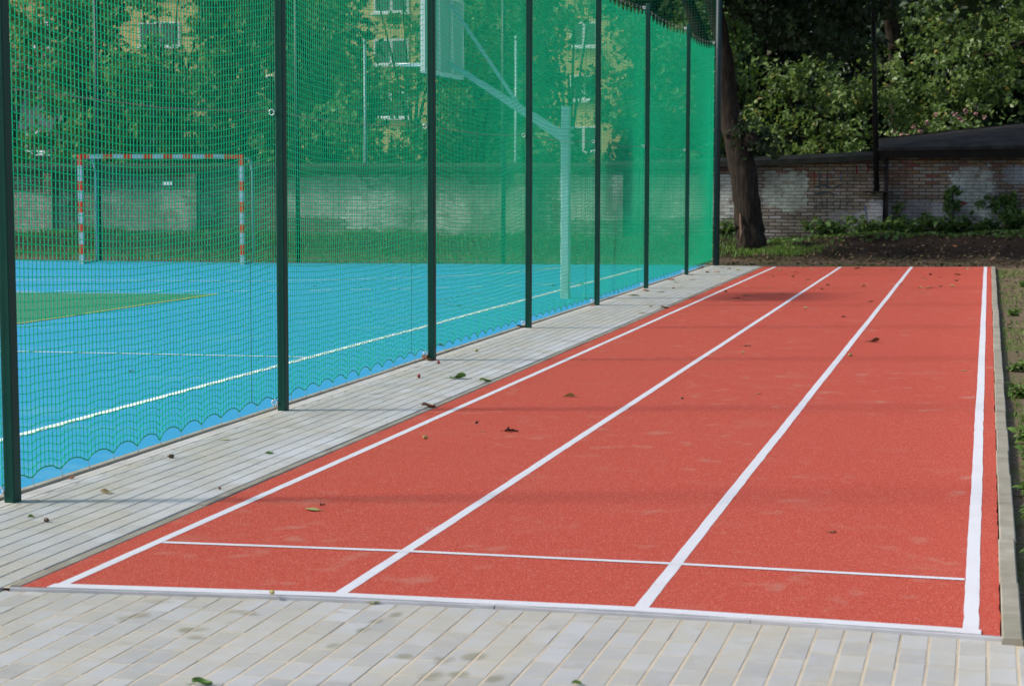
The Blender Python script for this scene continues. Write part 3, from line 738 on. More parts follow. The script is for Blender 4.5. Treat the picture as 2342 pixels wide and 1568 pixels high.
# shed
shed = empty('brick_shed', (xj, WY, 0)); tag(shed, 'low brick shed with dark felt roof at the right end of the wall', 'shed')
def sl(p): return (p[0]-xj, p[1]-WY, p[2])
zf0 = at(2010, 351, Y=WY)[2]
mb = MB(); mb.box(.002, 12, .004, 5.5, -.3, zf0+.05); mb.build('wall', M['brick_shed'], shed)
spray_s = MB()
for pts, w in (([(2190, 464), (2203, 462), (2205, 468)], .03), ([(2196, 470), (2212, 464)], .02)):
    P = [at(a, b, Y=WY) for a, b in pts]; spray_s.tube([(p[0]-xj, .002, p[2]) for p in P], w, 5)
o = spray_s.build('graffiti', M['spray_red'], shed)
for v in o.data.vertices: v.co.y = .002+(v.co.y-.002)*.12
bl, br, tr, tl = [np.array(sl(at(*q))) for q in ((2002, 338, WY-.30), (2760, 327, WY-.30), (2760, 238, 46.8), (2012, 318, 45.2))]
mb = MB(); th = np.array([0, 0, -.07])
bl2, br2 = np.array([bl[0], 5.7, bl[2]]), np.array([br[0], 5.7, br[2]])
tl2, tr2 = tl+[0, 2.0, 0], tr+[0, .1, 0]
ro = [bl, br, tr, tl, bl+th, br+th, tr+th, tl+th]
mb.add(ro, [(0, 1, 2, 3), (4, 7, 6, 5), (0, 4, 5, 1), (1, 5, 6, 2), (2, 6, 7, 3), (3, 7, 4, 0)])
mb.add([tl, tr, br2, bl2, tl+th, tr+th, br2+th, bl2+th], [(0, 1, 2, 3), (4, 7, 6, 5), (0, 3, 7, 4), (2, 3, 7, 6), (1, 2, 6, 5)])
mb.add([bl, tl, bl2], [(0, 1, 2)])
rf = mb.build('roof', M['felt'], shed)
mb = MB()
for k in range(7):
    t = (k+.6)/7; a, b = bl+(br-bl)*t, tl+(tr-tl)*t
    mb.bar(a+[0, 0, .008], b+[0, 0, .008], .04, .012)
mb.bar(tl+[0, 0, .01], tr+[0, 0, .01], .12, .03); mb.build('felt_seam', M['felt'], rf)
mb = MB(); mb.box(bl[0]+.02, 11.9, -.27, -.235, zf0-.10, bl[2]-.03); mb.box(bl[0]+.02, 11.9, -.234, .0, zf0+.03, zf0+.055); mb.build('fascia', M['fascia'], shed)
mb = MB(); d_ = at(2026, 450, Y=WY-.08); mb.tube([(d_[0]-xj, -.07, .35), (d_[0]-xj, -.07, zf0+.05)], .045, 10)
for z in (.8, 1.6): mb.tube([(d_[0]-xj, -.07, z), (d_[0]-xj, -.07, z+.05)], .055, 10)
mb.build('downpipe', M['pipe'], shed, True)
# tar-black pole standing on the buttress
pb = at(2005, 436, Y=WY-.26); ptp = at(1994, -140, Y=WY-.26)
pole = empty('steel_pole', (pb[0], pb[1], at(2005, 441, Y=WY-.26)[2])); tag(pole, 'thin black steel pole standing on the brick buttress by the shed roof', 'pole')
z0 = pole.location[2]
mb = MB(); mb.tube([(0, 0, 0), (ptp[0]-pb[0], 0, ptp[2]-z0)], [.062, .055], 12); mb.build('shaft', M['pole_black'], pole, True)
mb = MB(); mb.box(-.30, .32, -.12, .2, .002, .035, c=.004); mb.build('base_plate', M['pole_black'], pole)
mb = MB(); mb.box(-.2, .2, -.02, .255, .55, .60, c=.004); mb.build('wall_bracket', M['pole_black'], pole)

# ------------------------------------------------------------------ trees
def lpx(Y): return Y/F/.965
def B(px, py, Y, r, ry=None):
    c = at(px, py, Y=Y); k = lpx(Y)
    return (c, (r*k, r*k*.9, (ry or r)*k))
def leaf_cloud(blobs, per, k, sig, size, tint_lo=0.0, tint_hi=1.0, droop=.35, seed=0):
    """clusters of small folded leaves spread through the blobs"""
    rg = np.random.default_rng(seed); Pc, Out = [], []
    for c, r in blobs:
        r = np.array(r); area = (r[0]*r[2]+r[0]*r[1]+r[1]*r[2])/3
        m = max(6, int(per*area))
        d = rg.normal(0, 1, (m, 3)); d /= np.linalg.norm(d, axis=1, keepdims=True)
        rad = rg.uniform(.35, 1.0, (m, 1))**.55 * (1+.18*rg.normal(0, 1, (m, 1)))
        Pc.append(c+d*rad*r); Out.append(d)
    Pc = np.concatenate(Pc); Out = np.concatenate(Out); m = len(Pc)
    shp = rg.uniform(.5, 1.4, (m, 1, 1))
    ax = rg.normal(0, 1, (m, 1, 3))*.5+Out[:, None, :]*.9+np.array([0, 0, -.25]); ax /= np.linalg.norm(ax, axis=2, keepdims=True)
    tt = rg.uniform(-1, 1, (m, k, 1))
    P = Pc[:, None, :]+ax*tt*sig*1.7*shp+rg.normal(0, sig*.55, (m, k, 3))*shp
    ct = rg.uniform(tint_lo, tint_hi, (m, 1))*.55+rg.uniform(tint_lo, tint_hi, (m, k))*.45
    ct = np.where(rg.random((m, k)) < .02, .985, ct)
    N_ = m*k; P = P.reshape(N_, 3)
    nrm = rg.normal(0, .6, (N_, 3))+np.array([-.15, -.35, .55])+np.repeat(Out, k, 0)*.4
    nrm /= np.linalg.norm(nrm, axis=1, keepdims=True)
    d = rg.normal(0, .8, (N_, 3))+np.array([0, 0, -droop])+np.repeat(ax[:, 0], k, 0)*.4
    d -= nrm*np.sum(d*nrm, 1, keepdims=True); d /= np.linalg.norm(d, axis=1, keepdims=True)+1e-9
    s = np.cross(nrm, d); L_ = size*rg.uniform(.6, 1.25, (N_, 1)); w = L_*rg.uniform(.26, .36, (N_, 1)); f = L_*rg.uniform(.02, .14, (N_, 1))
    V = np.stack([P-d*L_*.5, P-d*L_*.02+s*w+nrm*f, P+d*L_*.5-nrm*f*.8, P-d*L_*.02-s*w+nrm*f], 1).reshape(-1, 3)
    return V, np.arange(N_*4).reshape(-1, 4), np.repeat(np.clip(ct.reshape(-1), 0, 1), 4)
def crown(parent, blobs, mat, per=9, k=14, sig=.16, size=.14, seed=0, name='crown', **kw):
    V, Q, T = leaf_cloud(blobs, per, k, sig, size, seed=seed, **kw)
    o = np.array(parent.location) if parent else 0
    return mesh_np(name, V-o, Q, mat, parent, attr=T)
def trunk(parent, paths, name='trunk', n_=10, mat=None):
    mb = MB(); o = np.array(parent.location)
    for pts, rad in paths:
        P = [np.array(p)-o for p in pts]
        # smooth resample with a little knobbliness
        tt = np.linspace(0, 1, len(P)); ts = np.linspace(0, 1, (len(P)-1)*5+1)
        Ps = np.stack([np.interp(ts, tt, [p[k] for p in P]) for k in range(3)], 1); rs = np.interp(ts, tt, rad)
        Ps[1:-1] += rng.normal(0, .012, (len(Ps)-2, 3))*rs[1:-1, None]*4
        mb.tube(Ps, rs*(1+rng.normal(0, .02, len(rs))), n_)
    return mb.build(name, mat or M['bark'], parent, True)
def tree(name, label, cat, base, blobs, mat, tpaths=None, group=None, r0=.16, **kw):
    t = empty(name, tuple(base)); tag(t, label, cat, group)
    if tpaths is None:
        top = np.mean([b[0] for b in blobs], 0); tpaths = [([base-[0, 0, .2], (np.array(base)*.6+top*.4)*[1, 1, 1], top], [r0, r0*.8, r0*.3])]
        for b in blobs[:4]:
            m_ = np.array(base)*.45+top*.55; tpaths.append(([m_, (m_+b[0])/2+[0, 0, .1], b[0]], [r0*.45, r0*.3, r0*.1]))
    trunk(t, tpaths); crown(t, blobs, mat, **kw); return t

# leaning tree at the fence end
TY = 40.3; k_ = lpx(TY)
def tp(px, py, dy=0): return at(px, py, Y=TY+dy)
base = tp(1719, 566); base[2] = float(gz(base[0], TY))-.02
lean = empty('leaning_tree', tuple(base)); tag(lean, 'thick dark trunk leaning left beside the end post of the net fence, dark crown overhead', 'tree')
trunk(lean, [([base+[0, 0, -.15], base+[.0, 0, .06], tp(1713, 520), tp(1705, 428), tp(1689, 342), tp(1668, 257), tp(1659, 128), tp(1630, 0), tp(1598, -130), tp(1560, -300)], np.array([33, 32.5, 31, 29.5, 29, 23, 17, 18, 15, 10])*k_),
             ([tp(1660, 262, .1), tp(1640, 180, .3), tp(1602, 80, .6), tp(1572, 0, .8), tp(1520, -140, 1)], np.array([15, 15, 14, 14, 9])*k_)], n_=18)
mb = MB(); s0 = [tp(1693, 556, -.36), tp(1697, 530, -.345), tp(1694, 505, -.325), tp(1692, 488, -.31)]
o_ = np.array(lean.location)
for k in range(3): pass
mb.tube([p-o_ for p in s0], [.02, .04, .03, .010], 8); mb.build('bark_scar', M['scar'], lean, True)
mb = MB(); kn = tp(1718, 322, -.15)-o_; mb.ell(kn, (.17, .2, .2), 10); kb = mb.build('burl', M['bark'], lean, True)
dark = [B(1690, -10, 41.4, 60, 40), B(1820, -10, 41.6, 90, 60), B(1960, 0, 41.6, 90, 60), B(1715, 10, 40.8, 60, 45), B(1780, 35, 41.2, 70, 50), B(1845, 60, 40.8, 62, 45), B(1915, 62, 41.4, 65, 50), B(1972, 112, 41.2, 42, 36), B(1760, 88, 41.5, 40, 30), B(1868, 105, 41.0, 42, 30), B(1660, -45, 41, 60, 40), B(1560, -62, 41, 60, 35)]
big = []  # crown mass added mostly above the view, laid out to shade wall and bank
rg = np.random.default_rng(5)
for i in range(46):
    x = rg.uniform(-10.5, 1.0); y = rg.uniform(36.6, 42.8); z = rg.uniform(6.1, 9.2)
    big.append((np.array([x, y, z]), (1.25, 1.2, .85)))
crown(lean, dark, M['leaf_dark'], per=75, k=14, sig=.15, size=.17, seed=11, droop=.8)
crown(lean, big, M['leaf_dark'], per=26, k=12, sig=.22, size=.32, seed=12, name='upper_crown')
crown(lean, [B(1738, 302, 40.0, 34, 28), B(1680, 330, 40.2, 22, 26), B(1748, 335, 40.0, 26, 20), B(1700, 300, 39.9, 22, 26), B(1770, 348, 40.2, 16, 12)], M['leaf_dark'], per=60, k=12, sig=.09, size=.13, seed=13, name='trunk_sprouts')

def basepos(px, Y): p = at(px, 500, Y=Y); return np.array([p[0], Y, .1])
kw_w = dict(per=78, k=13, sig=.14, size=.145)
tree('leafy_bush', 'sunlit green bush leaning over the wall beside the leaning trunk', 'bush', basepos(1850, 47.3),
     [B(*q) for q in ((1790, 185, 47, 62, 50), (1860, 205, 47.2, 70, 55), (1762, 275, 46.6, 52, 50), (1842, 300, 46.4, 66, 52), (1925, 255, 47, 74, 60), (1950, 325, 46.5, 60, 45), (1880, 160, 47.6, 56, 38), (1985, 215, 47.2, 56, 55), (1812, 345, 46.3, 56, 36), (1900, 348, 46.3, 60, 34))], M['leaf_walnut'], seed=21, **kw_w)
wt_base = basepos(2062, 49.4)
tree('leafy_tree', 'big leafy tree rising behind the shed roof', 'tree', wt_base,
     [B(*q) for q in ((2085, 235, 48, 84, 70), (2165, 195, 48.4, 92, 75), (2050, 150, 48.6, 62, 50), (2255, 150, 48.2, 82, 70), (2115, 285, 47.4, 66, 48), (2235, 235, 48, 66, 50), (2325, 95, 48.4, 84, 70), (2195, 75, 48.8, 84, 62), (2108, 75, 49.2, 66, 46), (2330, 190, 48.8, 56, 48), (2290, 5, 49, 92, 62), (2170, -20, 49.2, 76, 50), (2400, 60, 49, 90, 80), (2420, 220, 48.4, 80, 60), (2040, 230, 47.6, 46, 46), (2350, -90, 49, 120, 70))],
     M['leaf_walnut'], [([wt_base, at(2060, 300, Y=49.4), at(2047, 100, Y=49.0), at(2033, 20, Y=48.6), at(2020, -90, Y=48.6)], [.26, .24, .19, .18, .15]), ([at(2250, 130, Y=48.4), at(2310, 112, Y=48), at(2380, 80, Y=48)], [.05, .06, .07])], seed=22, **kw_w)
fs = tree('flowering_shrub', 'low shrub with faded pink flowers just above the shed roof', 'shrub', basepos(2170, 46.9),
     [B(*q) for q in ((2110, 292, 46.6, 40, 26), (2180, 285, 46.7, 46, 28), (2060, 318, 46.4, 38, 20), (2250, 280, 46.8, 44, 24), (2140, 305, 46.4, 40, 18))], M['leaf_walnut'], seed=23, per=40, k=12, sig=.12, size=.14, r0=.05)
for i, q in enumerate(((2090, 290), (2120, 282), (2104, 300), (2185, 262), (2208, 255), (2196, 272), (2062, 308), (2082, 312), (2232, 262), (2252, 270), (2140, 262), (2270, 300))):
    crown(fs, [B(*q, 46.2, 3, 3)], M['flower'], per=0, k=4, sig=.02, size=.085, seed=240+i, name='flower_head')
tree('slender_tree', 'narrow light green tree squeezed between leaning trunk and sunlit bush', 'tree', basepos(1700, 50),
     [B(*q) for q in ((1680, 40, 50, 46, 60), (1705, 120, 50, 40, 50), (1698, 200, 49.5, 40, 50), (1712, 285, 49.2, 38, 44), (1660, -40, 50, 50, 50), (1640, 60, 50.6, 46, 60))], M['leaf_pale'], seed=25, per=75, k=12, sig=.15, size=.15)
# dense dark trees further back that close the view
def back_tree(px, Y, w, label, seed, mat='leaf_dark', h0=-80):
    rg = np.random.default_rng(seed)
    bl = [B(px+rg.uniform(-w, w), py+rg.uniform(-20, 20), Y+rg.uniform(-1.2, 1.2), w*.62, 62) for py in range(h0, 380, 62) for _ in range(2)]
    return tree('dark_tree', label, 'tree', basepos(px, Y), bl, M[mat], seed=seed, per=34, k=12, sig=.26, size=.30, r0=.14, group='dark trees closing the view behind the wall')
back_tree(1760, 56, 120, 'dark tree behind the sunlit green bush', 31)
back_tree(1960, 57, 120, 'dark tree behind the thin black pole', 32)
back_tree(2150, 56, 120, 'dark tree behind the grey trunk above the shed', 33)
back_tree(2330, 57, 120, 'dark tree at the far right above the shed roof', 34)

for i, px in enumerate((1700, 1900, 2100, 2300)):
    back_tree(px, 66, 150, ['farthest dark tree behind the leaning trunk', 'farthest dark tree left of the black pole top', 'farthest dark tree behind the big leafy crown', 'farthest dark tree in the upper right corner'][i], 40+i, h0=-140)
# trees seen through the net: blobs on a jittered grid, leaving gaps where the houses show
gaps = [(285, 25, 440, 112), (842, -20, 968, 155), (1290, 25, 1410, 165), (1300, 225, 1400, 320), (60, 185, 110, 232), (70, 300, 112, 345), (-20, 10, 60, 50), (890, 235, 955, 300)]
def free(px, py, m):
    for a, b, c, d in gaps:
        if a-m < px < c+m and b-m < py < d+m: return False
    return True
rg = np.random.default_rng(99)
names = [(-60, 130, 'leaf_pale', 'yellow green tree over the grey house at the far left'), (130, 300, 'leaf_pale', 'bright yellow green tree above the left post of the goal'), (300, 470, 'leaf_pale', 'green tree below the yellow house window behind the goal'), (470, 640, 'leaf_broad', 'green tree behind the right post of the goal'),
         (640, 850, 'leaf_pale', 'mottled green tree left of the pale pale pole'), (850, 1010, 'leaf_broad', 'loose tree in front of the stair windows of the yellow house'), (1010, 1200, 'leaf_broad', 'dense green tree behind the basketball backboard'), (1200, 1420, 'leaf_broad', 'green tree with yellow house showing through behind the hoop pole'), (1420, 1660, 'leaf_broad', 'dark green tree behind the last bays of the net fence')]
for i, (xa, xb, mat, lab) in enumerate(names):
    bl = []
    for py in range(-60, 400, 48):
        for px in range(xa, xb, 52):
            x, y = px+rg.uniform(-14, 40), py+rg.uniform(-14, 26)
            r = rg.uniform(34, 54)
            if free(x, y, r*.40) and rg.random() < .97: bl.append(B(x, y, rg.uniform(46.5, 51), r, r*.8))
    for (a, b, c, d) in gaps:            # stray boughs across the gaps
        for _ in range(2):
            x, y = rg.uniform(a, c), rg.uniform(b, d)
            if xa <= x < xb: bl.append(B(x, y, 47, rg.uniform(14, 28), rg.uniform(9, 16)))
    tree('broadleaf_tree', lab, 'tree', basepos((xa+xb)/2, 48.8), bl, M[mat], group='trees seen through the net', seed=50+i, per=62, k=12, sig=.19, size=.20, r0=.10)
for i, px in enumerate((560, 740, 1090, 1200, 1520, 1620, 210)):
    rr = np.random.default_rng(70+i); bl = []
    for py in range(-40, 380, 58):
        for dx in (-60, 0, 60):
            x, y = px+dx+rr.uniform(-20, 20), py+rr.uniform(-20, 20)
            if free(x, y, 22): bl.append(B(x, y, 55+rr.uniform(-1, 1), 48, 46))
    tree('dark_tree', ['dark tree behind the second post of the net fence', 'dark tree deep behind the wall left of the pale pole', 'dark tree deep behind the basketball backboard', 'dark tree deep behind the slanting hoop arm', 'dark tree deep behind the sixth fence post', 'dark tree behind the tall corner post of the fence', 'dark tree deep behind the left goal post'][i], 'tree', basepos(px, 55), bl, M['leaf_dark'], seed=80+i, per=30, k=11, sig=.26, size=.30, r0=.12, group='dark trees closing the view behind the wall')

# ------------------------------------------------------------------ houses far behind
M['yellow_wall'] = plain('yellow_render', (.60, .46, .20), .9, .1, .12, 1.5)
M['grey_wall'] = plain('grey_render', (.17, .19, .20), .9, .1, .2, 1.5)
M['pale_wall'] = plain('pale_render', (.42, .38, .35), .9, .1, .15, 1.2)
M['frame'] = plain('white_window_frame', (.80, .81, .83), .5, .4, .04)
n = NT('window_glass', .08, .6); n.color((.05, .07, .075)); M['glass'] = n.m
M['tiles'] = plain('brown_roof_tile', (.16, .09, .07), .85, .2, .2, 8)
HY = 95.0
def house(name, label, x0, x1, z1, Y, D, wallm, roofz):
    h = empty(name, (x0, Y, 0)); tag(h, label, 'building')
    mb = MB(); mb.box(0, x1-x0, 0, D, -.2, z1); mb.build('wall', wallm, h)
    mb = MB(); a, b = -.4, x1-x0+.4
    mb.add([(a, -.5, z1), (b, -.5, z1), (b, D+.5, z1), (a, D+.5, z1), (a+.5, D/2, z1+roofz), (b-.5, D/2, z1+roofz)], [(0, 1, 5, 4), (2, 3, 4, 5), (1, 2, 5), (3, 0, 4), (3, 2, 1, 0)])
    mb.build('roof', M['tiles'], h); return h
def window(h, px0, py0, px1, py1, Y, mull=1):
    a, b = at(px0, py1, Y=Y), at(px1, py0, Y=Y); o = np.array(h.location)
    x0, x1, z0, z1 = a[0]-o[0], b[0]-o[0], a[2], b[2]; f = .09
    mb = MB()
    for q in ((x0, x1, z0, z0+f), (x0, x1, z1-f, z1), (x0, x0+f, z0+f, z1-f), (x1-f, x1, z0+f, z1-f)): mb.box(q[0], q[1], -.05, -.003, q[2], q[3])
    for k in range(mull):
        xm = x0+(x1-x0)*(k+1)/(mull+1); mb.box(xm-.07, xm+.07, -.045, -.003, z0+f, z1-f)
    mb.box(x0-.12, x1+.12, -.16, -.003, z0-.10, z0-.002)
    w = mb.build('window', M['frame'], h)
    mb = MB(); mb.box(x0+f, x1-f, -.025, -.004, z0+f, z1-f); mb.build('pane', M['glass'], w)
X0, X1 = at(-150, 400, Y=HY)[0], at(1750, 400, Y=HY)[0]
yh = house('apartment_building', 'long yellow apartment building with white windows glimpsed between the trees', X0, X1, 13.5, HY, 11, M['yellow_wall'], 3.2)
for px in (80, 365, 640, 1110, 1335, 1560):
    for sill in (-12, 108, 230, 347):
        wpx = 92 if px == 365 else 62
        window(yh, px-wpx/2, sill-58, px+wpx/2, sill, HY, 1)
for sill in (30, 149, 270): window(yh, 856, sill-60, 934, sill, HY, 1)
GX0, GX1 = at(-120, 400, Y=62)[0], at(212, 400, Y=62)[0]
gh = house('grey_house', 'grey rendered house with pale window ledges at the far left behind the net', GX0, GX1, at(100, 165, Y=62)[2], 62, 8, M['grey_wall'], .9)
for q in ((88, 188, 130, 228), (168, 188, 206, 228), (60, 300, 112, 350)): window(gh, *q, 62, 0)
def lamp(px, ytop, Y, label):
    b = at(px, 480, Y=Y); t = at(px, ytop, Y=Y); o = empty('metal_pole', (b[0], Y, .1)); tag(o, label, 'pole', 'slim pale poles behind the wall')
    mb = MB(); mb.tube([(0, 0, -.2), (0, 0, t[2]-.1)], [.045, .035], 10); mb.build('shaft', M['hoop'], o, True)
    mb = MB(); mb.tube([(0, 0, t[2]-.1), (0, 0, t[2]-.02), (0, 0, t[2])], [.045, .045, .02], 10); mb.build('cap', M['hoop'], o, True)
lamp(836, 100, 45.6, 'pale metal pole above the wall left of the white backboard edge')
lamp(1180, 92, 45.8, 'thinner pale metal pole above the wall under the slanting hoop arm')

# ------------------------------------------------------------------ low plants
def blades(name, pts, hmin, hmax, w, mat, seed, lab=None, parent=None):
    rg = np.random.default_rng(seed); P = np.asarray(pts, float); m = len(P)
    an = rg.uniform(0, 2*np.pi, m); h = rg.uniform(hmin, hmax, m)[:, None]; ww = (w*rg.uniform(.6, 1.3, m))[:, None]
    d = np.stack([np.cos(an), np.sin(an), 0*an], 1); s = np.stack([-np.sin(an), np.cos(an), 0*an], 1); up = np.array([0, 0, 1.])
    lean_ = rg.uniform(.1, .9, m)[:, None]
    A = P-s*ww*.5; Bq = P+s*ww*.5; m1 = P+up*h*.6+d*h*lean_*.3; t1 = P+up*h*(1-.3*lean_)+d*h*lean_*.9
    V = np.stack([A, Bq, m1+s*ww*.45, m1-s*ww*.45, t1], 1).reshape(-1, 3)
    b = np.arange(m)*5
    Q = np.concatenate([np.stack([b, b+1, b+2, b+3], 1), np.stack([b+3, b+2, b+4, b+4], 1)])
    me_q = Q[:m]; tri = np.stack([b+3, b+2, b+4], 1)
    o = None
    V4 = np.concatenate([V]); T = np.repeat(rg.uniform(0, 1, m), 5)
    # tip triangle written as a quad with a mid point on its edge
    tipm = (V.reshape(m, 5, 3)[:, 2]+V.reshape(m, 5, 3)[:, 4])/2
    V2 = np.concatenate([V, tipm]); T2 = np.concatenate([T, T[::5]])
    q2 = np.stack([b+3, b+2, 5*m+np.arange(m), b+4], 1)
    off_ = np.array(parent.location) if parent else 0
    return mesh_np(name, V2-off_, np.concatenate([me_q, q2]), mat, parent, attr=T2)
rg = np.random.default_rng(3)
def scatter(n_, x0, x1, y0, y1, dens):
    x = rg.uniform(x0, x1, n_); y = rg.uniform(y0, y1, n_); keep = dens(x, y) > rg.random(n_); x, y = x[keep], y[keep]
    return np.stack([x, y, gz(x, y)-.004], 1)
def dz_(x, y): return np.clip(.5+.6*np.sin(x*4.1+y*1.3)*np.sin(y*2.3-x)+.4*np.sin(y*.9+1.0), 0.03, 1)
near_p = scatter(26000, .22, 2.4, 6.5, 36.5, lambda x, y: .7*dz_(x, y)**1.5*np.where(x < .36, 1.0, .6))
tag(blades('grass', near_p, .015, .085, .010, M['leaf_weed'], 1), 'thin grass growing on the bare soil beside the track kerb', 'grass', kind='stuff')
far_p = np.concatenate([scatter(16000, -26, -5.2, 36.0, 43.2, lambda x, y: .45+.5*dz_(x*.6, y)), scatter(500, -5.6, -3.0, 38.2, 42.8, lambda x, y: .5*dz_(x*.6, y))])
tag(blades('rough_grass', far_p, .04, .15, .022, M['leaf_broad'], 2), 'rough grass on the bank between the blue court and the wall', 'grass', kind='stuff')
tuft = at(1745, 580, Y=39.6)
tb = np.stack([rg.normal(tuft[0]+.1, .55, 1500), rg.normal(39.55, .4, 1500)], 1)
tag(blades('grass_tuft', np.c_[tb, gz(tb[:, 0], tb[:, 1])-.01], .06, .17, .014, M['leaf_weed'], 3), 'green grass tuft around the foot of the leaning trunk', 'grass', kind='stuff')

def flat_cards(name, label, pts, size, mat, seed, tilt=.35, lift=.0):
    rg = np.random.default_rng(seed); P = np.asarray(pts, float)+[0, 0, lift]; m = len(P)
    nr = rg.normal(0, tilt, (m, 3))+[0, 0, 1]; nr /= np.linalg.norm(nr, axis=1, keepdims=True)
    d = rg.normal(0, 1, (m, 3)); d -= nr*np.sum(d*nr, 1, keepdims=True); d /= np.linalg.norm(d, axis=1, keepdims=True); s = np.cross(nr, d)
    L_ = size*rg.uniform(.5, 1.3, (m, 1)); w = L_*rg.uniform(.28, .42, (m, 1)); f = nr*L_*rg.uniform(-.1, .2, (m, 1))
    V = np.stack([P-d*L_*.5, P+s*w+f, P+d*L_*.5, P-s*w+f], 1).reshape(-1, 3)
    return tag(mesh_np(name, V, np.arange(4*m).reshape(-1, 4), mat, attr=np.repeat(rg.uniform(0, 1, m), 4)), label, 'leaves', kind='stuff')
leafmat('leaf_litter', [(0, (.035, .022, .014)), (.5, (.095, .06, .035)), (.85, (.17, .11, .06)), (1, (.26, .19, .08))], .1)
lp = scatter(5200, -4.9, 2.6, 36.6, 42.8, lambda x, y: .25+.6*dz_(x*.8, y*1.3)*smooth(36.6, 38.5, y)); flat_cards('leaf_litter', 'brown leaf litter strewn over the dark earth bank behind the track', lp, .085, M['leaf_litter'], 8, .5, .012)
ip = scatter(5200, -4.6, 2.6, 40.6, 43.2, lambda x, y: smooth(40.6, 42.6, y+.5*np.sin(x*2.1))*(.35+.6*dz_(x, y))); flat_cards('ground_ivy', 'low ivy creeping along the foot of the brick wall', ip, .11, M['leaf_broad'], 9, .55, .05)
lp2 = scatter(3200, .3, 2.3, 7, 36, lambda x, y: .3+.5*dz_(x*1.3, y)); flat_cards('soil_litter', 'small dry leaf scraps on the soil strip beside the kerb', lp2, .05, M['leaf_litter'], 10, .4, .008)
def weed(name, label, cat, c, nst, h, spread, size, mat, seed, group=None, per=9):
    """a broad-leaved weed: stems with leaves"""
    rg = np.random.default_rng(seed); c = np.array(c, float); o = empty(name, tuple(c)); tag(o, label, cat, group)
    mb = MB(); Vs, Qs_, Ts = [], [], []
    for k in range(nst):
        a = rg.uniform(0, 2*math.pi); ln = rg.uniform(.35, 1)*spread; hh = h*rg.uniform(.5, 1.1)
        p0 = np.array([rg.normal(0, spread*.12), rg.normal(0, spread*.12), -.01]); p1 = p0+[math.cos(a)*ln*.45, math.sin(a)*ln*.45, hh*.65]; p2 = p0+[math.cos(a)*ln, math.sin(a)*ln, hh]
        mb.tube([p0, p1, p2], [size*.035, size*.028, size*.012], 4)
        m = per; t = rg.uniform(.25, 1.02, m)[:, None]
        P = (1-t)**2*p0+2*t*(1-t)*p1+t*t*p2
        d = np.stack([np.cos(a+rg.normal(0, 1.1, m)), np.sin(a+rg.normal(0, 1.1, m)), rg.uniform(-.4, .45, m)], 1); d /= np.linalg.norm(d, axis=1, keepdims=True)
        nr = rg.normal(0, .3, (m, 3))+[0, 0, 1]; s = np.cross(nr, d); s /= np.linalg.norm(s, axis=1, keepdims=True); nr = np.cross(d, s)
        L_ = size*rg.uniform(.6, 1.2, (m, 1)); w = L_*rg.uniform(.2, .3, (m, 1))
        r0 = P; r1 = P+d*L_*.3; r2 = P+d*L_*.65; r3 = P+d*L_-nr*L_*.18
        v = np.stack([r0-s*w*.15, r0+s*w*.15, r1+s*w+nr*L_*.06, r1-s*w+nr*L_*.06, r2+s*w*.8+nr*L_*.03, r2-s*w*.8+nr*L_*.03, r3+s*w*.08, r3-s*w*.08], 1).reshape(-1, 3)
        b = len(np.concatenate(Vs)) if Vs else 0; ii = b+np.arange(m)*8
        Qs_.append(np.concatenate([np.stack([ii, ii+1, ii+2, ii+3], 1), np.stack([ii+3, ii+2, ii+4, ii+5], 1), np.stack([ii+5, ii+4, ii+6, ii+7], 1)]))
        Vs.append(v); Ts.append(np.repeat(rg.uniform(.1, .9, m), 8))
    mb.build('stem', mat, o); mesh_np('leaves', np.concatenate(Vs), np.concatenate(Qs_), mat, o, smooth=True, attr=np.concatenate(Ts))
    return o
wlab = ['bushy bright weed leaning over the kerb at the right edge of the photo', 'small leafy weed at the kerb just behind the bushy bright one', 'broad-leaved weed with pale leaf beside the kerb', 'low weed tuft close to the kerb half-way along the track', 'tiny green weed against the kerb beyond the half-way tuft', 'flat leafy weed near the far end of the kerb', 'yellowish broad leaf weed at the far right corner of the track', 'largest weed at the near end of the kerb', 'low spreading weed on the soil beside the nearest weed']
wpos = [(2322, 1195), (2316, 1060), (2330, 1010), (2318, 905), (2300, 845), (2310, 720), (2335, 655), (2334, 1290), (2350, 1130)]
for i, (px, py) in enumerate(wpos):
    p = at(px, py, Z=-.03); sc = 1.0 if py > 900 else .9
    p[2] = float(gz(p[0], p[1]))
    p[0] = max(p[0], .26)+.05
    weed('weed', wlab[i], 'weed', p, 13, .12*sc, .10*sc, .065*sc, M['leaf_weed'], 200+i, 'weeds along the track kerb', per=8)
wl2 = [(1890, 548, 'low weed patch at the wall foot left of the buttress'), (1985, 552, 'weed clump at the foot of the buttress'), (2080, 545, 'leafy weed clump at the shed wall right of the downpipe'), (2150, 540, 'bright weed clump below the whitewash patch of the shed'), (2235, 530, 'weed clump on the dark soil right of the whitewash patch'), (2320, 540, 'dark weed clump at the right edge below the climbing vine'), (1660, 552, 'mossy weed clump left of the leaning trunk')]
for i, (px, py, lab) in enumerate(wl2):
    p = at(px, py, Y=42.85); p[2] = float(gz(p[0], 42.85))
    weed('weed_clump', lab, 'weed', p, 26, .42, .62, .17, M['leaf_broad'], 230+i, 'weeds along the wall foot', per=10)
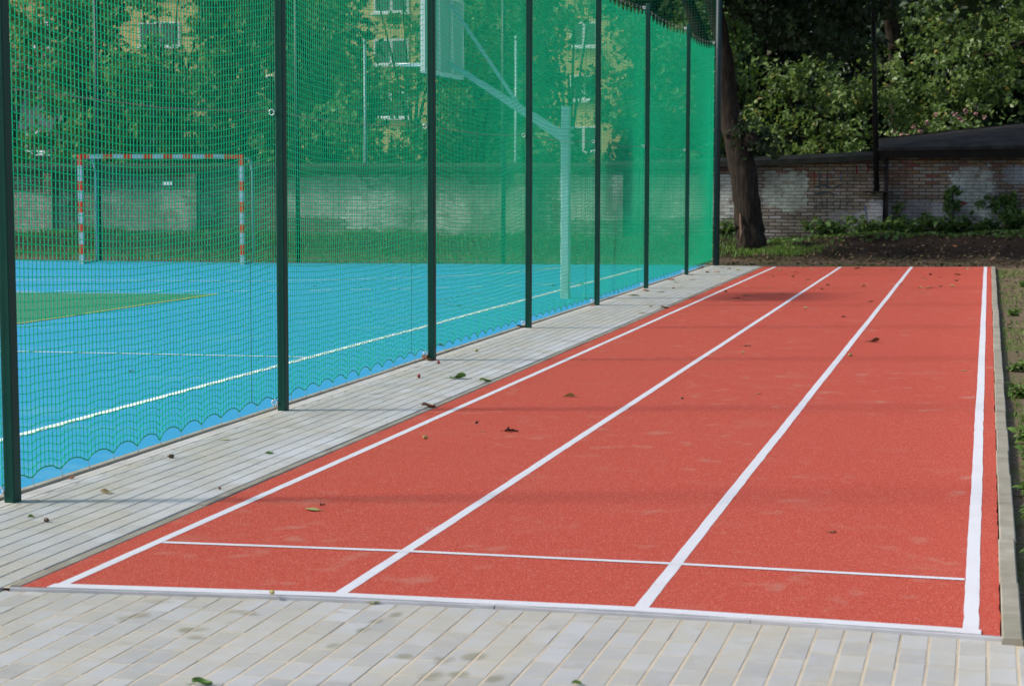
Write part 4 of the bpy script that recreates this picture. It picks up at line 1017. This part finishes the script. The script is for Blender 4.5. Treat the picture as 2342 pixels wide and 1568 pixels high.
def vine(label, path, seed, nl):
    rg = np.random.default_rng(seed); P = [at(a, b, Y=WY-.06) for a, b in path]; o = empty('climbing_vine', (P[0][0], P[0][1], float(P[0][2]))); tag(o, label, 'vine', 'vines climbing the shed wall')
    q = [p-np.array(o.location) for p in P]; mb = MB(); mb.tube(q, .012, 5); mb.build('stem', M['bark'], o)
    Pc = []; tt = np.linspace(0, 1, len(q))
    t = rg.uniform(0, 1, nl); c = np.stack([np.interp(t, tt, [v[k] for v in q]) for k in range(3)], 1)+rg.normal(0, 1, (nl, 3))*[.10, .02, .08]
    bl = [(c_+np.array(o.location), (.05, .03, .05)) for c_ in c]
    V, Q, T = leaf_cloud(bl, 0, 3, .06, .11, seed=seed); mesh_np('leaves', V-np.array(o.location), Q, M['leaf_broad'], o, attr=T)
vine('vine with hanging leaves left of the whitewash patch on the shed wall', [(2165, 520), (2182, 480), (2178, 440), (2190, 432)], 1, 16)
vine('drooping vine arching over the right side of the whitewash patch', [(2312, 535), (2308, 490), (2296, 462), (2270, 470), (2255, 476)], 2, 18)
vine('small dark vine beside the downpipe', [(2072, 520), (2055, 492), (2042, 470)], 3, 10)
vine('tall vine at the far right edge of the shed wall', [(2318, 540), (2320, 480), (2322, 450)], 4, 14)

# ------------------------------------------------------------------ fallen leaves, acorns
M['fl_green'] = plain('fallen_green_leaf', (.10, .20, .035), .6, .3, .25, 40)
M['fl_lime'] = plain('fallen_yellow_green_leaf', (.36, .38, .13), .7, .3, .2, 40)
M['fl_tan'] = plain('fallen_tan_leaf', (.40, .30, .15), .75, .2, .25, 40)
M['fl_brown'] = plain('fallen_brown_leaf', (.20, .10, .05), .8, .2, .3, 40)
M['fl_dark'] = plain('fallen_dark_leaf', (.060, .030, .022), .8, .2, .3, 40)
M['fl_orange'] = plain('fallen_orange_leaf', (.46, .18, .09), .75, .2, .25, 40)
M['acorn'] = plain('brown_acorn', (.075, .035, .022), .35, .5, .15, 50)
M['acorn_green'] = plain('green_acorn', (.36, .33, .09), .35, .5, .15, 50)
M['berry'] = plain('red_berry', (.28, .03, .03), .35, .5, .1, 50)
cache = {}
def leaf_mesh(shape, mat, v):
    key = (shape, mat, v)
    if key in cache: return cache[key]
    rg = np.random.default_rng(sum(ord(c) for c in shape)*7+v); mb = MB()
    if shape == 'acorn' or shape == 'berry':
        r = (.5, .33, .33) if shape == 'acorn' else (.5, .5, .5)
        mb.ell((0, 0, r[2]), r, 12)
        if shape == 'acorn': mb.tube([(.46, 0, r[2]), (.60, .02, r[2])], [.07, .02], 5); mb.tube([(-.5, 0, r[2]), (-.34, 0, r[2]), (-.16, 0, r[2])], [.16, .33, .355], 10)
        else: mb.tube([(0, 0, .98), (.1, .05, 1.35)], .04, 4)
    else:
        N_, K = 13, 6; vs = []
        ph, am, tw = rg.uniform(0, 6), {'flat': .05, 'curl': .22, 'oak': .12, 'crumple': .20, 'fold': .1}[shape], rg.uniform(-.4, .4)
        for i in range(N_+1):
            u = i/N_; w = .34*math.sin(math.pi*min(1, u*1.02+.0))**.75*(1.15-.45*u)
            if shape == 'oak': w *= 1+.38*math.sin(u*6*math.pi+ph)
            if shape == 'crumple': w *= .75+.35*math.sin(u*9+ph)
            for j in range(-K, K+1):
                s_ = j/K; x = u-.5; y = s_*w
                z = .03+am*(s_*s_)*(1+.5*math.sin(u*5+ph))*(.5+w)+.05*math.sin(u*4+ph)*am*5
                if shape == 'curl': z += .35*abs(u-.45)**1.6+.05*math.sin(s_*3+u*6)
                if shape == 'fold': z += abs(y)*(.75 if y > 0 else .25); y *= .7
                if shape == 'crumple': z += .10*math.sin(s_*5+u*11+ph)+.08*math.sin(u*17-s_*3); z = abs(z)*.65
                if shape == 'flat' and rg.random() < .0: z += .1
                vs.append((x, y+tw*(u-.5)**2, max(z, .004)))
        k2 = 2*K+1
        mb.add(vs, [(i*k2+j, i*k2+j+1, (i+1)*k2+j+1, (i+1)*k2+j) for i in range(N_) for j in range(2*K)])
        mb.tube([(-.80, .04*math.sin(ph), .04), (-.5, 0, .05), (0, 0, .05), (.42, 0, .06)], [.016, .016, .011, .004], 5)
    o = mb.build('leaf', M[mat], None, True); me = o.data; bpy.data.objects.remove(o); cache[key] = me; return me
def fallen(px, py, lpx_, shape, mat, label, rot=None, name='fallen_leaf', cat='leaf', z=.002, group=None):
    p = at(px, py, Z=z); dist = math.hypot(p[0], p[1]); L_ = lpx_*dist/F*(1.12 if shape not in ('acorn', 'berry') else 1.1)
    o = bpy.data.objects.new(name, leaf_mesh(shape, mat, int(px) % 4)); C.objects.link(o)
    o.location = p; o.scale = (L_, L_, L_); o.rotation_euler = (0, 0, rot if rot is not None else (px*1.7+py) % 6.28)
    tag(o, label, cat, group); return o
g1_ = 'fallen leaves on the red track'; g2_ = 'fallen leaves on the grey paving'; g3_ = 'acorns and berries on the ground'
tz, bz = .002, .001
for q in [(713, 1166, 36, 'flat', 'fl_lime', 'pale green leaf with long stalk flat on the near left lane', 3.0), (738, 1154, 14, 'crumple', 'fl_dark', 'tiny dark leaf scrap just behind the pale green leaf on the near lane', 1.0), (1301, 907, 24, 'fold', 'fl_lime', 'folded yellow green leaf lying between two lane lines left of centre', 3.3),
          (1170, 986, 29, 'crumple', 'fl_dark', 'largest crumpled dark brown leaf on the red track', .2), (1091, 968, 11, 'curl', 'fl_dark', 'small upright dark leaf scrap left of the large crumpled one', 1.2), (1104, 986, 11, 'flat', 'fl_tan', 'tiny pale leaf chip left of the crumpled dark leaf', .3),
          (1708, 791, 15, 'crumple', 'fl_brown', 'curled brown leaf beside the second lane line', .5), (1997, 782, 24, 'curl', 'fl_brown', 'long brown rolled leaf in the right lane beyond the yellow acorn', .1), (2205, 848, 15, 'flat', 'fl_lime', 'green leaf near the right edge line of the track', .2),
          (1903, 1217, 17, 'crumple', 'fl_brown', 'brown leaf alone in the near right lane', .4), (1735, 900, 12, 'flat', 'fl_tan', 'pale leaf scrap in the middle of the centre lane', .9), (1722, 909, 9, 'flat', 'fl_tan', 'whitish sliver beside the pale scrap in the centre lane', .2),
          (1707, 676, 20, 'flat', 'fl_tan', 'tan leaf on the dark shadow patch of the left lane', .1), (1687, 682, 14, 'flat', 'fl_dark', 'dark leaf on the shadow patch of the left lane', .1), (1790, 672, 13, 'flat', 'fl_brown', 'brown leaf on the second lane line at the shadow patch', .5)]:
    fallen(*q[:6], rot=q[6], group=g1_, z=tz)
fallen(855, 1378, 24, 'crumple', 'fl_lime', 'olive leaf on the paving just below the white front edge of the track', .1, z=-.012, group=g2_)
far_l = [(1768, 632), (1783, 618), (1813, 634), (1819, 623), (1848, 640), (1836, 612), (1762, 658), (1893, 652), (1880, 662), (2110, 634), (2116, 639), (2128, 629), (2149, 634), (2106, 658), (2122, 660), (2132, 657), (2150, 655), (2178, 655), (2192, 637), (2187, 642), (2190, 629), (2108, 668), (1855, 617), (1960, 615), (2040, 617), (2210, 616), (1975, 655), (2060, 650), (1990, 690), (1842, 705), (2075, 692), (1930, 725), (1660, 668)]
fm = ['fl_brown', 'fl_lime', 'fl_tan', 'fl_dark']
for i, (px, py) in enumerate(far_l):
    fallen(px, py, 11+(i*7) % 7, ['flat', 'crumple', 'curl'][i % 3], fm[i % 4], 'small dry leaf scattered over the far end of the red track', group='small dry leaves at the far end of the track', z=tz)
for q in [(243, 1128, 23, 'curl', 'fl_tan', 'curled tan leaf on the paving right of the nearest fence post', 3.3), (616, 1036, 24, 'oak', 'fl_green', 'dark green lobed leaf on the pale paving edge', 2.0), (516, 1006, 19, 'flat', 'fl_lime', 'yellow green leaf lying along a paving joint', .2), (72, 1182, 14, 'fold', 'fl_green', 'small green sprig on the paving below the nearest post', .3),
          (1047, 866, 33, 'curl', 'fl_green', 'largest curled green leaf on the paving between third post and track', .1), (1110, 873, 24, 'curl', 'fl_green', 'bluish green leaf at the track edge right of the large curled leaf', .2), (980, 932, 30, 'curl', 'fl_brown', 'thin brown leaf with stalk at the left edge of the track', .1),
          (979, 824, 30, 'curl', 'fl_brown', 'brown curled leaf caught at the foot of the third post', 2.9), (1192, 749, 18, 'curl', 'fl_dark', 'dark brown leaf caught at the foot of the fourth post', .3), (1451, 676, 24, 'flat', 'fl_green', 'green leaf on the far paving right of the fifth post', .1), (1513, 668, 15, 'flat', 'fl_green', 'smaller green leaf on the far paving beyond the flat green leaf', .1), (1547, 646, 14, 'flat', 'fl_lime', 'yellowish leaf on the paving below the last slim post', .2),
          (1470, 716, 17, 'flat', 'fl_tan', 'tan leaf on the paving at the far left track edge', .0), (1520, 705, 16, 'curl', 'fl_brown', 'brown leaf at the red edge beyond the tan leaf', .1), (1488, 702, 9, 'curl', 'fl_lime', 'small upright yellow leaf on the far paving', 1.2), (1540, 660, 9, 'curl', 'fl_orange', 'small orange leaf on the far paving', 1.2), (1535, 640, 14, 'crumple', 'fl_orange', 'orange leaf on the kerb by the last slim post', .2), (1580, 628, 14, 'flat', 'fl_dark', 'dark green leaf right of the last slim post', .2), (1478, 666, 14, 'curl', 'fl_orange', 'reddish leaf at the foot of the sixth post', .3), (1355, 699, 12, 'crumple', 'fl_orange', 'reddish leaf at the foot of the fifth post', .3), (1369, 698, 15, 'flat', 'fl_tan', 'yellowish leaf right of the fifth post foot', .3),
          (163, 1094, 13, 'curl', 'fl_orange', 'orange petal-like leaf on the court kerb near the nearest post', .5), (85, 1144, 11, 'flat', 'fl_orange', 'orange strip touching the foot of the nearest post', .1)]:
    fallen(*q[:6], rot=q[6], group=g2_, z=bz)
for i, (px, py) in enumerate([(1600, 608), (1612, 605), (1625, 606), (1652, 612), (1668, 614), (1598, 615), (1585, 640), (1640, 622), (1618, 624), (1560, 655), (1690, 618), (1606, 612)]):
    fallen(px, py, 12, ['flat', 'crumple', 'curl'][i % 3], ['fl_brown', 'fl_tan', 'fl_lime', 'fl_orange'][i % 4], 'small dry leaf on the far end of the paving by the corner post', group='small dry leaves by the corner post', z=bz)
fallen(462, 1566, 44, 'curl', 'fl_green', 'green leaf cut off by the lower edge of the photo left of centre', .1, z=-.012, group=g2_)
fallen(1318, 1563, 26, 'fold', 'fl_green', 'green leaf at the lower edge of the photo in a paving joint right of centre', 2.9, z=-.012, group=g2_)
for q in [(973, 1003, 11, 'acorn', 'acorn_green', 'green acorn on the near left lane'), (1945, 814, 9, 'acorn', 'acorn_green', 'yellow acorn on the third lane line'), (1700, 808, 7, 'acorn', 'acorn_green', 'olive acorn in front of the brown leaf on the centre lane'), (1560, 912, 6, 'acorn', 'acorn', 'small brown acorn in the left centre lane'),
          (391, 1047, 13, 'acorn', 'acorn', 'brown acorn on the paving between first and second post'), (107, 1193, 13, 'acorn', 'acorn', 'dark brown acorn on the paving nearest to the first post'), (1090, 804, 8, 'acorn', 'acorn_green', 'yellow acorn on the paving right of the third post'),
          (1003, 832, 7, 'berry', 'berry', 'dark red berry beside the third post'), (958, 864, 8, 'berry', 'berry', 'red berry on the paving left of the large curled leaf'), (503, 1118, 7, 'acorn', 'fl_brown', 'small brown seed at the red edge of the near track')]:
    fallen(*q[:6], name='berry' if q[3] == 'berry' else 'acorn', cat='berry' if q[3] == 'berry' else 'acorn', group=g3_, z=bz)
fallen(623, 1358, 14, 'acorn', 'acorn_green', 'green acorn lying on the white front edge line', name='acorn', cat='acorn', z=.0095, group=g3_)
for i, (px, py) in enumerate([(1334, 676), (1330, 650), (1008, 790), (880, 770), (720, 655), (1265, 655), (560, 745), (1180, 672), (300, 850), (1480, 640), (1050, 700)]):
    fallen(px, py, 11, ['flat', 'crumple', 'curl'][i % 3], ['fl_tan', 'fl_green', 'fl_brown'][i % 3], 'small leaf lying on the blue court behind the net', group='small leaves on the blue court', z=.008)
# dead leaves and litter on the soil
for i in range(80):
    x, y = rng.uniform(.3, 1.9), rng.uniform(8, 35)
    if i >= 30: x, y = rng.uniform(-3.6, 1.8), rng.uniform(36.9, 41)
    o = bpy.data.objects.new('fallen_leaf', leaf_mesh(['flat', 'crumple', 'curl', 'fold'][i % 4], ['fl_brown', 'fl_tan', 'fl_dark', 'fl_orange', 'fl_lime'][i % 5], i % 4)); C.objects.link(o)
    s_ = rng.uniform(.06, .12); o.scale = (s_,)*3; o.location = (x, y, float(gz(x, y))+.004); o.rotation_euler = (rng.normal(0, .2), rng.normal(0, .2), rng.uniform(0, 6.28))
    if i < 30: tag(o, 'dead leaf lying on the grassy soil right of the kerb', 'leaf', 'dead leaves on the soil beside the kerb')
    else: tag(o, 'dead leaf lying on the dark soil behind the track', 'leaf', 'dead leaves on the dark soil behind the track')
